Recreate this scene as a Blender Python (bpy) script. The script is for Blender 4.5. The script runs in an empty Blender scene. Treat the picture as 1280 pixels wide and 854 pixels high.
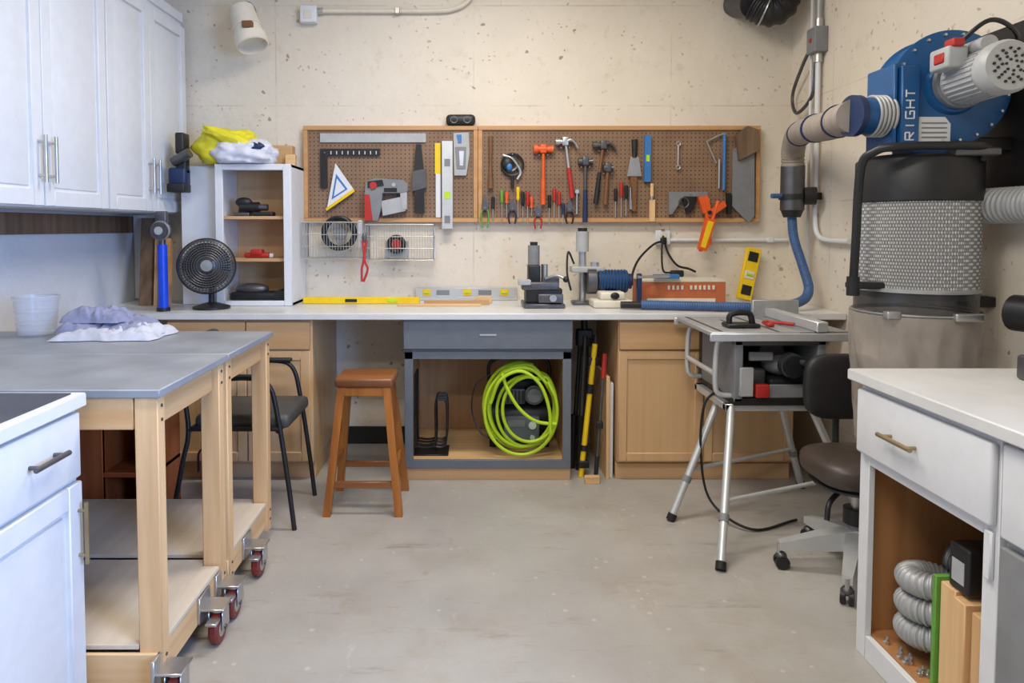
import bpy, bmesh, math, random
from mathutils import Vector, Matrix, noise
random.seed(3)
sc=bpy.context.scene
pi=math.pi
def C(r,g,b):
    return tuple(((x/255)/12.92 if x/255<=.04045 else ((x/255+.055)/1.055)**2.4) for x in (r,g,b))+(1,)
# ---------------------------------------------------------------- materials
def newmat(name):
    m=bpy.data.materials.new(name); m.use_nodes=True
    nt=m.node_tree; return m,nt,nt.nodes['Principled BSDF']
def N(nt,t,**k):
    n=nt.nodes.new(t)
    for a,b in k.items(): setattr(n,a,b)
    return n
def mth(nt,op,a,b=None):
    n=N(nt,'ShaderNodeMath',operation=op)
    for i,x in enumerate((a,b)):
        if x is None: continue
        if isinstance(x,(int,float)): n.inputs[i].default_value=x
        else: nt.links.new(x,n.inputs[i])
    return n.outputs[0]
def mixc(nt,fac,a,b):
    n=N(nt,'ShaderNodeMix',data_type='RGBA')
    if isinstance(fac,(int,float)): n.inputs[0].default_value=fac
    else: nt.links.new(fac,n.inputs[0])
    for i,x in ((6,a),(7,b)):
        if isinstance(x,tuple): n.inputs[i].default_value=x
        else: nt.links.new(x,n.inputs[i])
    return n.outputs[2]
def noi(nt,sc_=5,det=4,vec=None,rough=.5):
    n=N(nt,'ShaderNodeTexNoise'); n.inputs['Scale'].default_value=sc_; n.inputs['Detail'].default_value=det; n.inputs['Roughness'].default_value=rough
    if vec is not None: nt.links.new(vec,n.inputs['Vector'])
    return n.outputs['Fac']
def ramp(nt,fac,a,b):
    n=N(nt,'ShaderNodeMapRange'); nt.links.new(fac,n.inputs[0]); n.inputs[1].default_value=a; n.inputs[2].default_value=b
    return n.outputs[0]
def ocoord(nt,scale=(1,1,1)):
    t=N(nt,'ShaderNodeTexCoord'); mp=N(nt,'ShaderNodeMapping'); mp.inputs['Scale'].default_value=scale
    nt.links.new(t.outputs['Object'],mp.inputs['Vector']); return mp.outputs[0]
def bump(nt,bs,h,st=.2,d=.01):
    n=N(nt,'ShaderNodeBump'); n.inputs['Strength'].default_value=st; n.inputs['Distance'].default_value=d
    nt.links.new(h,n.inputs['Height']); nt.links.new(n.outputs[0],bs.inputs['Normal'])
def mul(c,k): return (min(1,c[0]*k),min(1,c[1]*k),min(1,c[2]*k),1)
def plain(name,col,rough=.5,metal=0,var=.12,sc_=18,alpha=1,bmp=0):
    m,nt,bs=newmat(name); v=ocoord(nt)
    f=ramp(nt,noi(nt,sc_,4,v),.3,.7)
    nt.links.new(mixc(nt,f,mul(col,1-var),mul(col,1+var)),bs.inputs['Base Color'])
    bs.inputs['Roughness'].default_value=rough; bs.inputs['Metallic'].default_value=metal; bs.inputs['Alpha'].default_value=alpha
    if bmp: bump(nt,bs,noi(nt,sc_*3,4,v),bmp,.005)
    return m
def wood(name,c1,c2,axis='z',rough=.5,k=1):
    m,nt,bs=newmat(name)
    s={'x':(1.2,22,22),'y':(22,1.2,22),'z':(22,22,1.2)}[axis]
    v=ocoord(nt,tuple(a*k for a in s))
    a=noi(nt,1,6,v,.6); b=noi(nt,.25,3,v)
    f=ramp(nt,mth(nt,'ADD',mth(nt,'MULTIPLY',a,.6),mth(nt,'MULTIPLY',b,.4)),.35,.65)
    nt.links.new(mixc(nt,f,c1,c2),bs.inputs['Base Color']); bs.inputs['Roughness'].default_value=rough
    bump(nt,bs,a,.08,.003)
    return m
def mk_wall(name,col,specks=True):
    m,nt,bs=newmat(name); v=ocoord(nt)
    f=ramp(nt,noi(nt,1.1,7,v,.7),.3,.7)
    c=mixc(nt,f,mul(col,.89),mul(col,1.05))
    h=noi(nt,14,6,v,.6)
    if specks:
        s=N(nt,'ShaderNodeSeparateXYZ'); nt.links.new(v,s.inputs[0])
        seam=None
        for o,sp,off in ((s.outputs[2],.61,.02),(s.outputs[0],1.22,.60),(s.outputs[1],1.22,.5)):
            a=mth(nt,'ABSOLUTE',mth(nt,'SUBTRACT',mth(nt,'FRACT',mth(nt,'MULTIPLY',mth(nt,'ADD',o,off+10*sp),1/sp)),.5))
            l=mth(nt,'LESS_THAN',a,.004/sp); seam=l if seam is None else mth(nt,'MAXIMUM',seam,l)
        sm=mth(nt,'MULTIPLY',seam,ramp(nt,noi(nt,3,4,v),.42,.60))
        c=mixc(nt,mth(nt,'MULTIPLY',sm,.32),c,C(150,134,110))
        wn=N(nt,'ShaderNodeTexNoise'); wn.inputs['Scale'].default_value=22; nt.links.new(v,wn.inputs['Vector'])
        vm=N(nt,'ShaderNodeVectorMath',operation='MULTIPLY_ADD'); nt.links.new(wn.outputs['Color'],vm.inputs[0]); vm.inputs[1].default_value=(.045,.045,.045); nt.links.new(v,vm.inputs[2])
        vw=vm.outputs[0]
        vo=N(nt,'ShaderNodeTexVoronoi'); vo.inputs['Scale'].default_value=7; nt.links.new(vw,vo.inputs['Vector'])
        sp=mth(nt,'LESS_THAN',vo.outputs['Distance'],.075)
        gate=mth(nt,'GREATER_THAN',noi(nt,2.1,2,v),.47)
        c=mixc(nt,mth(nt,'MULTIPLY',mth(nt,'MULTIPLY',sp,gate),.7),c,C(105,88,66))
        vo2=N(nt,'ShaderNodeTexVoronoi'); vo2.inputs['Scale'].default_value=22; nt.links.new(vw,vo2.inputs['Vector'])
        sp2=mth(nt,'LESS_THAN',vo2.outputs['Distance'],.17)
        g2=ramp(nt,noi(nt,5,3,v),.46,.60)
        c=mixc(nt,mth(nt,'MULTIPLY',mth(nt,'MULTIPLY',sp2,g2),.55),c,C(134,114,86))
        big=ramp(nt,noi(nt,9,5,v,.7),.58,.74)
        c=mixc(nt,mth(nt,'MULTIPLY',big,.35),c,C(178,160,132))
        lo=ramp(nt,noi(nt,.8,3,v,.5),.46,.70)
        c=mixc(nt,mth(nt,'MULTIPLY',lo,.28),c,C(208,192,162))
    nt.links.new(c,bs.inputs['Base Color']); bs.inputs['Roughness'].default_value=.7
    bump(nt,bs,h,.4,.014)
    return m
def mk_floor():
    m,nt,bs=newmat('floor_paint'); v=ocoord(nt)
    f=ramp(nt,noi(nt,.9,7,v,.65),.3,.7)
    c=mixc(nt,f,C(158,154,148),C(186,182,175))
    st=ramp(nt,noi(nt,1.7,9,v,.75),.50,.66)
    c=mixc(nt,mth(nt,'MULTIPLY',st,.42),c,C(154,138,116))
    v2=ocoord(nt,(2.4,11,1)); st2=ramp(nt,noi(nt,1,7,v2,.75),.57,.68)
    c=mixc(nt,mth(nt,'MULTIPLY',st2,.5),c,C(128,112,92))
    v3=ocoord(nt,(11,4,1)); st3=ramp(nt,noi(nt,1,8,v3,.75),.60,.68)
    c=mixc(nt,mth(nt,'MULTIPLY',st3,.35),c,C(206,202,194))
    vo=N(nt,'ShaderNodeTexVoronoi'); vo.inputs['Scale'].default_value=10; nt.links.new(v,vo.inputs['Vector'])
    c=mixc(nt,mth(nt,'MULTIPLY',mth(nt,'LESS_THAN',vo.outputs['Distance'],.09),.5),c,C(205,201,192))
    nt.links.new(c,bs.inputs['Base Color'])
    r=mth(nt,'ADD',mth(nt,'MULTIPLY',noi(nt,3,5,v),.35),.16); nt.links.new(r,bs.inputs['Roughness'])
    bump(nt,bs,noi(nt,25,5,v),.06,.004)
    return m
def mk_peg():
    m,nt,bs=newmat('pegboard_hardboard'); v=ocoord(nt); s=N(nt,'ShaderNodeSeparateXYZ'); nt.links.new(v,s.inputs[0])
    def cell(o):
        a=mth(nt,'SUBTRACT',mth(nt,'FRACT',mth(nt,'MULTIPLY',o,1/.0254)),.5); return mth(nt,'MULTIPLY',a,a)
    d=mth(nt,'ADD',cell(s.outputs[0]),cell(s.outputs[2]))
    h=mth(nt,'LESS_THAN',d,.026)
    f=ramp(nt,noi(nt,6,5,v),.3,.7)
    c=mixc(nt,f,C(124,96,72),C(144,114,88))
    nt.links.new(mixc(nt,h,c,C(48,34,26)),bs.inputs['Base Color']); bs.inputs['Roughness'].default_value=.6
    return m
def mk_filter():
    m,nt,bs=newmat('filter_mesh'); v=ocoord(nt); s=N(nt,'ShaderNodeSeparateXYZ'); nt.links.new(v,s.inputs[0])
    ang=mth(nt,'ARCTAN2',s.outputs[1],s.outputs[0])
    a=mth(nt,'MULTIPLY',ang,.205/.0095); b=mth(nt,'MULTIPLY',s.outputs[2],1/.0125)
    a=mth(nt,'ADD',a,mth(nt,'MULTIPLY',mth(nt,'FLOOR',b),.5))
    def q(o,k):
        x=mth(nt,'SUBTRACT',mth(nt,'FRACT',o),.5); return mth(nt,'MULTIPLY',mth(nt,'MULTIPLY',x,x),k)
    h=mth(nt,'LESS_THAN',mth(nt,'ADD',q(a,1.6),q(b,1)),.12)
    nt.links.new(mixc(nt,h,C(124,124,124),C(202,202,198)),bs.inputs['Base Color']); bs.inputs['Roughness'].default_value=.5
    return m
M={}
M['wall']=mk_wall('concrete_wall_cream',C(229,220,204))
M['wallL']=mk_wall('painted_wall_left',C(222,224,226),False)
M['ceil']=plain('ceiling_paint',C(225,220,210),.8)
M['floor']=mk_floor(); M['peg']=mk_peg(); M['filter']=mk_filter()
M['white']=plain('white_paint',C(222,224,226),.4,var=.03)
M['cream']=plain('cream_plastic',C(222,214,196),.5,var=.05)
M['ctop']=plain('counter_laminate',C(216,216,214),.3,var=.05,sc_=9)
M['slate']=plain('slate_top',C(70,74,84),.45,var=.25,sc_=7)
M['greytop']=plain('grey_tabletop',C(142,146,152),.4,var=.25,sc_=4)
M['desk']=plain('grey_paint',C(104,110,116),.5,var=.06)
M['maple']=wood('maple_z',C(202,162,116),C(218,182,138),'z',.42,.6)
M['maplex']=wood('maple_x',C(192,150,104),C(212,174,130),'x',.45,.6)
M['pine']=wood('pine_z',C(206,160,110),C(234,198,148),'z',.6)
M['piney']=wood('pine_y',C(206,160,110),C(234,198,148),'y',.6)
M['pinex']=wood('pine_x',C(204,158,106),C(232,196,146),'x',.6)
M['ply']=wood('plywood',C(196,180,160),C(222,210,192),'y',.7,.4)
M['brown']=wood('brown_wood',C(132,74,28),C(184,114,48),'z',.35)
M['brownx']=wood('brown_wood_x',C(104,60,30),C(156,98,50),'x',.33)
M['redwood']=wood('red_wood',C(150,78,38),C(186,106,60),'z',.5)
M['cabin']=wood('cabinet_inside',C(160,108,64),C(184,132,84),'z',.55)
M['cabin2']=wood('cabinet_inside_light',C(186,140,94),C(210,166,120),'z',.55)
M['frame']=wood('frame_wood',C(180,132,84),C(206,160,110),'x',.5)
M['darkwood']=wood('old_wood',C(86,66,50),C(134,108,84),'z',.7)
M['black']=plain('black_plastic',C(28,28,30),.45,var=.2)
M['rubber']=plain('black_rubber',C(22,22,23),.7,var=.2)
M['vinyl']=plain('vinyl_seat',C(68,58,52),.42,var=.15)
M['vinylb']=plain('vinyl_back',C(34,33,33),.5,var=.15)
M['vinyl2']=plain('vinyl_grey',C(70,68,66),.5,var=.15)
M['steel']=plain('steel',C(196,196,194),.32,.85,var=.08)
M['dsteel']=plain('dark_steel',C(100,100,103),.4,.7,var=.15)
M['alu']=plain('aluminium',C(208,210,210),.4,.5,var=.05)
M['galv']=plain('galvanised',C(172,174,174),.5,.4,var=.1)
M['brass']=plain('brushed_handle',C(160,142,110),.35,.7)
M['lgrey']=plain('light_grey',C(174,176,176),.45,var=.06)
M['mgrey']=plain('mid_grey',C(128,130,132),.5,var=.08)
M['blue']=plain('blue_paint',C(22,82,136),.35,var=.08)
M['dblue']=plain('navy_plastic',C(26,46,84),.45)
M['bhose']=plain('blue_hose',C(62,94,140),.5)
M['bblue']=plain('bright_blue',C(24,72,215),.35)
M['red']=plain('red_plastic',C(178,42,36),.45)
M['wheel']=plain('red_wheel',C(120,42,38),.45)
M['orange']=plain('orange_plastic',C(226,92,34),.45)
M['obox']=plain('orange_card',C(186,102,62),.6)
M['yellow']=plain('yellow_plastic',C(238,200,24),.45,var=.06)
M['bagyel']=plain('yellow_bag',C(226,216,44),.5,var=.10,bmp=.3)
M['bagwhite']=plain('white_bag',C(214,216,226),.5,bmp=.3)
M['lime']=plain('lime_hose',C(184,216,40),.45,var=.06)
M['green']=plain('green_board',C(96,156,60),.5)
M['duct']=plain('duct_grey',C(150,140,130),.5,var=.1)
M['clothA']=plain('cloth_lilac',C(134,138,164),.9,var=.18,bmp=.5)
M['clothB']=plain('cloth_white',C(190,192,202),.9,var=.12,bmp=.5)
M['bucket']=plain('clear_plastic',C(205,212,224),.15,var=.03,alpha=.26)
M['bag']=plain('clear_bag',C(172,162,152),.16,var=.22,sc_=7,alpha=.58,bmp=.25)
M['dust']=plain('sawdust',C(168,146,118),.9,var=.15,sc_=20,bmp=.5)
M['smoke']=plain('smoky_plastic',C(56,56,58),.2,var=.2,alpha=.75)
M['brownhandle']=plain('brown_handle',C(120,80,46),.5)
M['skyblue']=plain('blue_level',C(56,118,180),.4)
m,nt,bs=newmat('lamp_panel'); bs.inputs['Emission Color'].default_value=(1,.95,.86,1); bs.inputs['Emission Strength'].default_value=6; M['led']=m

# ---------------------------------------------------------------- mesh builder
class B:
    def __init__(s,name): s.n=name; s.v=[]; s.f=[]; s.mi=[]; s.sm=[]; s.mats=[]; s.T=Matrix()
    def add(s,vs,fs,m,smooth=False):
        if m not in s.mats: s.mats.append(m)
        k=s.mats.index(m); o=len(s.v)
        s.v+=[s.T@Vector(p) for p in vs]
        for f in fs: s.f.append([o+i for i in f]); s.mi.append(k); s.sm.append(smooth)
    def box(s,x0,x1,y0,y1,z0,z1,m,bev=.002,R=None):
        bm=bmesh.new(); bmesh.ops.create_cube(bm,size=1)
        sx,sy,sz=abs(x1-x0),abs(y1-y0),abs(z1-z0)
        for v in bm.verts: v.co=Vector((v.co.x*sx,v.co.y*sy,v.co.z*sz))
        b=min(bev,sx*.45,sy*.45,sz*.45)
        if b>0: bmesh.ops.bevel(bm,geom=bm.edges[:],offset=b,segments=1 if b<.006 else 3,affect='EDGES',profile=.5)
        c=Vector(((x0+x1)/2,(y0+y1)/2,(z0+z1)/2))
        vs=[]
        for v in bm.verts:
            p=v.co.copy()
            if R is not None: p=R@p
            vs.append(p+c)
        fs=[[v.index for v in f.verts] for f in bm.faces]; bm.free()
        s.add(vs,fs,m,b>=.006); return s
    def cyl(s,p0,p1,r0,m,r1=None,seg=20,caps=True):
        if r1 is None: r1=r0
        p0=Vector(p0);p1=Vector(p1); d=(p1-p0).normalized(); a=d.orthogonal().normalized(); b=d.cross(a)
        vs=[];fs=[]
        for p,r in ((p0,r0),(p1,r1)):
            for i in range(seg):
                t=2*pi*i/seg; vs.append(p+a*math.cos(t)*r+b*math.sin(t)*r)
        for i in range(seg): j=(i+1)%seg; fs.append([i,j,seg+j,seg+i])
        s.add(vs,fs,m,True)
        if caps: s.add(vs,[list(range(seg))[::-1],list(range(seg,2*seg))],m,False)
        return s
    def lathe(s,prof,c,ax,m,seg=32,loop=False):
        c=Vector(c); d=Vector(ax).normalized(); a=d.orthogonal().normalized(); b=d.cross(a); vs=[];fs=[]
        for r,h in prof:
            for i in range(seg):
                t=2*pi*i/seg; vs.append(c+d*h+(a*math.cos(t)+b*math.sin(t))*max(r,1e-5))
        n=len(prof)
        for k in range(n-1 if not loop else n):
            q=(k+1)%n
            for i in range(seg): j=(i+1)%seg; fs.append([k*seg+i,k*seg+j,q*seg+j,q*seg+i])
        s.add(vs,fs,m,True); return s
    def tube(s,pts,r,m,seg=10,n=8,smooth=True,rib=None,closed=False):
        P=[Vector(p) for p in pts]; Q=[]
        if smooth and len(P)>2:
            L=len(P); rng=range(L if closed else L-1)
            for i in rng:
                p1=P[i];p2=P[(i+1)%L]
                p0=P[(i-1)%L] if (closed or i>0) else p1*2-p2
                p3=P[(i+2)%L] if (closed or i+2<L) else p2*2-p1
                for k in range(n):
                    t=k/n; Q.append(.5*((2*p1)+(p2-p0)*t+(2*p0-5*p1+4*p2-p3)*t*t+(3*p1-p0-3*p2+p3)*t**3))
            if not closed: Q.append(P[-1])
        else: Q=P
        if rib:
            amp,per=rib; D=[0]
            for i in range(1,len(Q)): D.append(D[-1]+(Q[i]-Q[i-1]).length)
            tot=D[-1]; cnt=max(4,int(tot/per)*4); R=[];rr=[];j=0
            for i in range(cnt+1):
                x=tot*i/cnt
                while j<len(D)-2 and D[j+1]<x: j+=1
                t=(x-D[j])/max(1e-9,D[j+1]-D[j]); R.append(Q[j].lerp(Q[j+1],t)); rr.append(r*(1+amp*(1 if i%4 in(0,1) else -1)))
            Q=R
        else: rr=[r]*len(Q) if not callable(r) else [r(i/(len(Q)-1)) for i in range(len(Q))]
        n_=len(Q); T=[]
        for i in range(n_):
            a=Q[(i-1)%n_] if (closed or i>0) else Q[i]; b=Q[(i+1)%n_] if (closed or i<n_-1) else Q[i]; T.append((b-a).normalized())
        u=T[0].orthogonal().normalized(); vs=[];fs=[]
        for i in range(n_):
            u=(u-T[i]*u.dot(T[i])).normalized(); w=T[i].cross(u)
            for k in range(seg):
                t=2*pi*k/seg; vs.append(Q[i]+(u*math.cos(t)+w*math.sin(t))*rr[i])
        for i in range(n_ if closed else n_-1):
            q=(i+1)%n_
            for k in range(seg): j=(k+1)%seg; fs.append([i*seg+k,i*seg+j,q*seg+j,q*seg+k])
        if not closed: fs+= [list(range(seg))[::-1],list(range((n_-1)*seg,n_*seg))]
        s.add(vs,fs,m,True); return s
    def ring(s,c,ax,R,r,m,n=28,seg=6):
        d=Vector(ax).normalized(); a=d.orthogonal().normalized(); b=d.cross(a); c=Vector(c)
        return s.tube([c+(a*math.cos(2*pi*i/n)+b*math.sin(2*pi*i/n))*R for i in range(n)],r,m,seg,smooth=False,closed=True)
    def ell(s,c,r,m,nu=20,nv=12,amp=0,fr=3,flat=None,sq=1,crease=0):
        vs=[];fs=[];c=Vector(c)
        sg=lambda x:(abs(x)**sq)*(1 if x>=0 else -1)
        for j in range(nv+1):
            ph=pi*j/nv
            for i in range(nu):
                t=2*pi*i/nu; d=Vector((sg(math.sin(ph))*sg(math.cos(t)),sg(math.sin(ph))*sg(math.sin(t)),sg(math.cos(ph))))
                k=1+amp*noise.noise(d*fr+c*3)*2+amp*.5*noise.noise(d*fr*2.3+c*7)-crease*(1-abs(noise.noise(d*fr*1.6+c*5))*3)
                p=c+Vector((d.x*r[0]*k,d.y*r[1]*k,d.z*r[2]*k))
                if flat is not None and p.z<flat: p.z=flat
                vs.append(p)
        for j in range(nv):
            for i in range(nu): q=(i+1)%nu; fs.append([j*nu+i,(j+1)*nu+i,(j+1)*nu+q,j*nu+q])
        s.add(vs,fs,m,True); return s
    def cloth(s,c,rx,ry,h,m,seed,nx=56,ny=40,fold=.6,z0=0):
        vs=[];fs=[]
        for j in range(ny+1):
            for i in range(nx+1):
                a=2*i/nx-1; b_=2*j/ny-1
                e=max(0,1-max(abs(a),abs(b_))**5)
                q=Vector((a*2.4+seed,b_*1.3+seed*2,seed)); n1=noise.noise(q*1.1); n2=1-abs(noise.noise(Vector((a*3.2+b_*1.5+seed,b_*2.2-a+seed,seed*3))))*3; n3=noise.noise(q*4)
                z=h*e*(.62+.35*n1+.30*fold*n2+.10*n3)
                x=c[0]+rx*(a+.14*noise.noise(Vector((b_*2,seed,a))))
                y=c[1]+ry*(b_+.16*noise.noise(Vector((a*2,seed+5,b_))))
                vs.append((x,y,max(z0,c[2]+z)))
        for j in range(ny):
            for i in range(nx): k=j*(nx+1)+i; fs.append([k,k+1,k+nx+2,k+nx+1])
        s.add(vs,fs,m,True); return s
    def poly(s,pts,y0,y1,m):
        n=len(pts); vs=[(x,y0,z) for x,z in pts]+[(x,y1,z) for x,z in pts]
        fs=[list(range(n)),list(range(n,2*n))[::-1]]+[[i,n+i,n+(i+1)%n,(i+1)%n] for i in range(n)]
        s.add(vs,fs,m); return s
    def done(s,origin=None,ang=38):
        me=bpy.data.meshes.new(s.n)
        if origin is None:
            xs=[p.x for p in s.v];ys=[p.y for p in s.v];zs=[p.z for p in s.v]
            origin=((min(xs)+max(xs))/2,(min(ys)+max(ys))/2,min(zs))
        o=Vector(origin); me.from_pydata([p-o for p in s.v],[],s.f)
        for m in s.mats: me.materials.append(M[m])
        me.polygons.foreach_set('material_index',s.mi); me.polygons.foreach_set('use_smooth',s.sm)
        bm=bmesh.new(); bm.from_mesh(me); bmesh.ops.recalc_face_normals(bm,faces=bm.faces[:]); bm.to_mesh(me); bm.free()
        me.update()
        try: me.set_sharp_from_angle(angle=math.radians(ang))
        except Exception: pass
        ob=bpy.data.objects.new(s.n,me); ob.location=o; sc.collection.objects.link(ob); return ob
def Rx(a): return Matrix.Rotation(math.radians(a),3,'X')
def Ry(a): return Matrix.Rotation(math.radians(a),3,'Y')
def Rz(a): return Matrix.Rotation(math.radians(a),3,'Z')

# ---------------------------------------------------------------- room
XL,XR,YB,YF,ZC=-2.10,1.975,4.26,-1.6,3.1
B('floor').box(XL-.1,XR+.1,YF,YB+.1,-.1,0,'floor',0).done((0,0,0))
B('wall_back').box(XL-.1,XR+.1,YB,YB+.12,0,ZC,'wall',0).done((0,0,0))
B('wall_left').box(XL-.12,XL,YF,YB,0,ZC,'wallL',0).done((0,0,0))
B('wall_right').box(XR,XR+.12,YF,YB,0,ZC,'wall',0).done((0,0,0))
B('ceiling').box(XL-.1,XR+.1,YF,YB+.1,ZC,ZC+.1,'ceil',0).done((0,0,0))
B('baseboard_back').box(-.845,-.365,YB-.012,YB,0.0,.11,'black').done()
B('trim_1').box(XL,XL+.02,1.9,4.2,1.33,1.43,'darkwood').done()
B('trim_2').box(-2.095,-2.02,YB-.03,YB,.92,1.44,'white').done()
for i,(x,y) in enumerate(((-.2,3.0),(-.2,1.2),(-.2,-.5))):
    b=B('ceiling_light'); b.box(x-.65,x+.65,y-.1,y+.1,ZC-.06,ZC,'white',.005); b.box(x-.62,x+.62,y-.08,y+.08,ZC-.066,ZC-.058,'led',0); b.done()

# ---------------------------------------------------------------- upper cabinets
def shaker(b,axis,face,a0,a1,z0,z1,m,th=.02,st=.06,sgn=1,g=.003):
    a0+=g;a1-=g
    def bx(u0,u1,w0,w1,t0,t1,bev=.003):
        if axis=='x': b.box(face+sgn*t0,face+sgn*t1,u0,u1,w0,w1,m,bev)
        else: b.box(u0,u1,face-t1,face-t0,w0,w1,m,bev)
    bx(a0,a0+st,z0,z1,0,th); bx(a1-st,a1,z0,z1,0,th); bx(a0+st,a1-st,z0,z0+st,0,th); bx(a0+st,a1-st,z1-st,z1,0,th)
    bx(a0+st-.001,a1-st+.001,z0+st-.001,z1-st+.001,0,th*.35,0)
    if st>.058: bx(a0+st+.012,a1-st-.012,z0+st+.012,z1-st-.012,0,th*.6,.006)
def barhandle(b,p0,p1,off,m='steel',r=.006):
    p0=Vector(p0);p1=Vector(p1);off=Vector(off); d=(p1-p0)
    b.cyl(p0+off,p1+off,r,m,seg=10)
    for t in (.14,.86): b.cyl(p0+d*t,p0+d*t+off,r*.8,m,seg=8)
XU=-1.77
for (y0,ym,y1) in ((2.33,2.80,3.295),(3.30,3.74,4.21),(1.35,1.85,2.325)):
    b=B('wall_cabinet')
    b.box(XL+.002,XU,y0,y1,1.445,2.64,'white',.002)
    b.box(XL+.002,XU+.012,y0,y1,2.60,2.66,'white',.004)
    shaker(b,'x',XU,y0,ym,1.45,2.57,'white',.024,.065); shaker(b,'x',XU,ym,y1,1.45,2.57,'white',.024,.065)
    for dy in (-.035,.035): barhandle(b,(XU+.024,ym+dy,1.545),(XU+.024,ym+dy,1.735),(.03,0,0),'steel',.008)
    b.done()

# ---------------------------------------------------------------- left foreground base cabinet
b=B('base_cabinet'); xf=-1.085
b.box(XL+.002,xf,.95,1.845,0.0,.872,'white')
b.box(XL+.002,-1.057,.93,1.855,.872,.91,'white',.004)
b.box(XL+.02,-1.085,.95,1.83,.9095,.914,'slate',.001)
b.box(xf,xf+.02,1.34,1.835,.685,.862,'white',.006)
shaker(b,'x',xf,1.34,1.84,.03,.672,'white',.02,.06)
b.box(xf,xf+.02,.96,1.33,.685,.862,'white',.006); shaker(b,'x',xf,.96,1.335,.03,.672,'white',.02,.06)
barhandle(b,(xf+.02,1.60,.782),(xf+.02,1.735,.782),(.028,0,0),'dsteel',.007)
barhandle(b,(xf+.02,1.815,.45),(xf+.02,1.815,.62),(.022,0,0),'brass',.006)
b.done()

# ---------------------------------------------------------------- rolling work tables
def worktable(y0,y1,cy,right=-.865,left=-2.06):
    b=B('rolling_worktable')
    b.box(left,right,y0,y1,.888,.912,'greytop',.003)
    for x0 in (left+.03,right-.078):
        for yy in (y0+.012,y1-.060):
            b.box(x0,x0+.066,yy,yy+.045,.05,.888,'pine',.003)
    for yy in (y0+.014,y1-.058): b.box(left+.10,right-.082,yy,yy+.036,.795,.887,'pinex',.003)
    for x0 in (left+.03,right-.07): b.box(x0,x0+.036,y0+.060,y1-.064,.795,.887,'piney',.003)
    b.box(left+.03,right-.014,y0-.0,y0+.012,.06,.16,'pinex',.003)
    b.box(left+.10,right-.082,y1-.055,y1-.02,.07,.16,'pinex',.003)
    b.box(right-.060,right-.024,y0+.060,y1-.064,.07,.165,'piney',.003)
    b.box(left+.10,right-.080,y0+.013,y1-.02,.165,.178,'ply',.001); b.box(right-.080,right-.02,y0+.062,y1-.066,.165,.178,'ply',.001)
    for yy in (y0+.035,y1-.038):
        for zz in (.82,.86,.10,.14): b.cyl((right-.012,yy,zz),(right-.009,yy,zz),.005,'dsteel',seg=8)
    for y in cy:
        x=right+.03
        b.box(right-.024,right-.014,y-.045,y+.045,.075,.16,'steel',.002)
        b.box(right-.022,x+.03,y-.04,y+.04,.115,.123,'steel',.002)
        b.cyl((x,y,.105),(x,y,.118),.028,'steel',seg=16)
        for dx in (-.022,.022): b.box(x+dx-.002,x+dx+.002,y-.032,y+.028,.045,.108,'steel',.002)
        b.lathe([(.001,-.015),(.046,-.015),(.052,-.008),(.052,.008),(.046,.015),(.001,.015)],(x,y-.012,.052),(1,0,0),'wheel',28)
        for s in (-1,1): b.lathe([(.030,.0152*s),(.026,.0175*s),(.001,.0175*s)],(x,y-.012,.052),(1,0,0),'steel',16)
        b.cyl((x-.026,y-.012,.052),(x+.028,y-.012,.052),.008,'dsteel',seg=10)
        b.box(x-.018,x+.018,y-.075,y-.035,.085,.095,'steel',.002)
    for y in (y0+.11,y1-.11):
        x=left+.08; b.cyl((x,y,.05),(x+.03,y,.05),.05,'wheel'); b.box(x-.01,x+.04,y-.03,y+.03,.05,.165,'steel',.002)
    return b.done()
worktable(1.872,2.405,(1.88,2.20)); worktable(2.41,2.95,(2.345,2.63))

b=B('plastic_tub'); cx,cy=-1.82,2.84
b.lathe([(.001,.0),(.066,.0),(.072,.006),(.083,.15),(.088,.15),(.088,.165),(.081,.165),(.079,.15),(.068,.01),(.001,.008)],(cx,cy,.913),(0,0,1),'bucket',28)
for zz in (.05,.10): b.ring((cx,cy,.913+zz),(0,0,1),.0725+zz*.075,.0015,'bucket',28,5)
b.ring((cx,cy,1.074),(0,0,1),.088,.003,'bucket',28,5); b.done()
b=B('folded_cloths')
b.cloth((-1.47,2.80,.915),.20,.13,.055,'clothB',1.3,z0=.9135)
b.cloth((-1.51,2.83,.940),.170,.11,.065,'clothA',4.1,z0=.914)
b.cloth((-1.39,2.79,.925),.11,.10,.05,'clothB',7.7,z0=.914)
b.cloth((-1.55,2.84,.975),.12,.09,.070,'clothA',9.2,z0=.93)
b.done(ang=120)

# ---------------------------------------------------------------- back counter
b=B('workbench_countertop'); b.box(XL+.003,XR-.003,3.575,YB-.002,.875,.91,'ctop',.004); b.done()
yf=3.62
b=B('maple_base_cabinet'); x0,x1=-1.62,-.85
b.box(x0,x1,yf,YB-.005,.10,.874,'maple',.001); b.box(x0,x1,yf+.05,YB-.005,0,.10,'maplex',.001)
b.box(x0+.003,-1.205,yf-.02,yf,.715,.862,'maplex',.002); b.box(-1.198,x1-.012,yf-.02,yf,.715,.862,'maplex',.002)
shaker(b,'y',yf,x0,-1.2,.11,.705,'maple',.016,.05); shaker(b,'y',yf,-1.2,x1-.01,.11,.705,'maple',.016,.05)
b.done()
b=B('maple_base_cabinet'); x0,x1=.78,1.72
b.box(x0,x1,yf,YB-.005,.10,.874,'maple',.001); b.box(x0+.002,x1,yf+.05,YB-.005,0,.10,'maplex',.001); b.box(x0-.002,x1,yf+.03,yf+.05,0,.085,'maplex',.001)
b.box(x0+.004,1.236,yf-.02,yf,.715,.862,'maplex',.002); b.box(1.242,x1-.003,yf-.02,yf,.715,.862,'maplex',.002)
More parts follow.
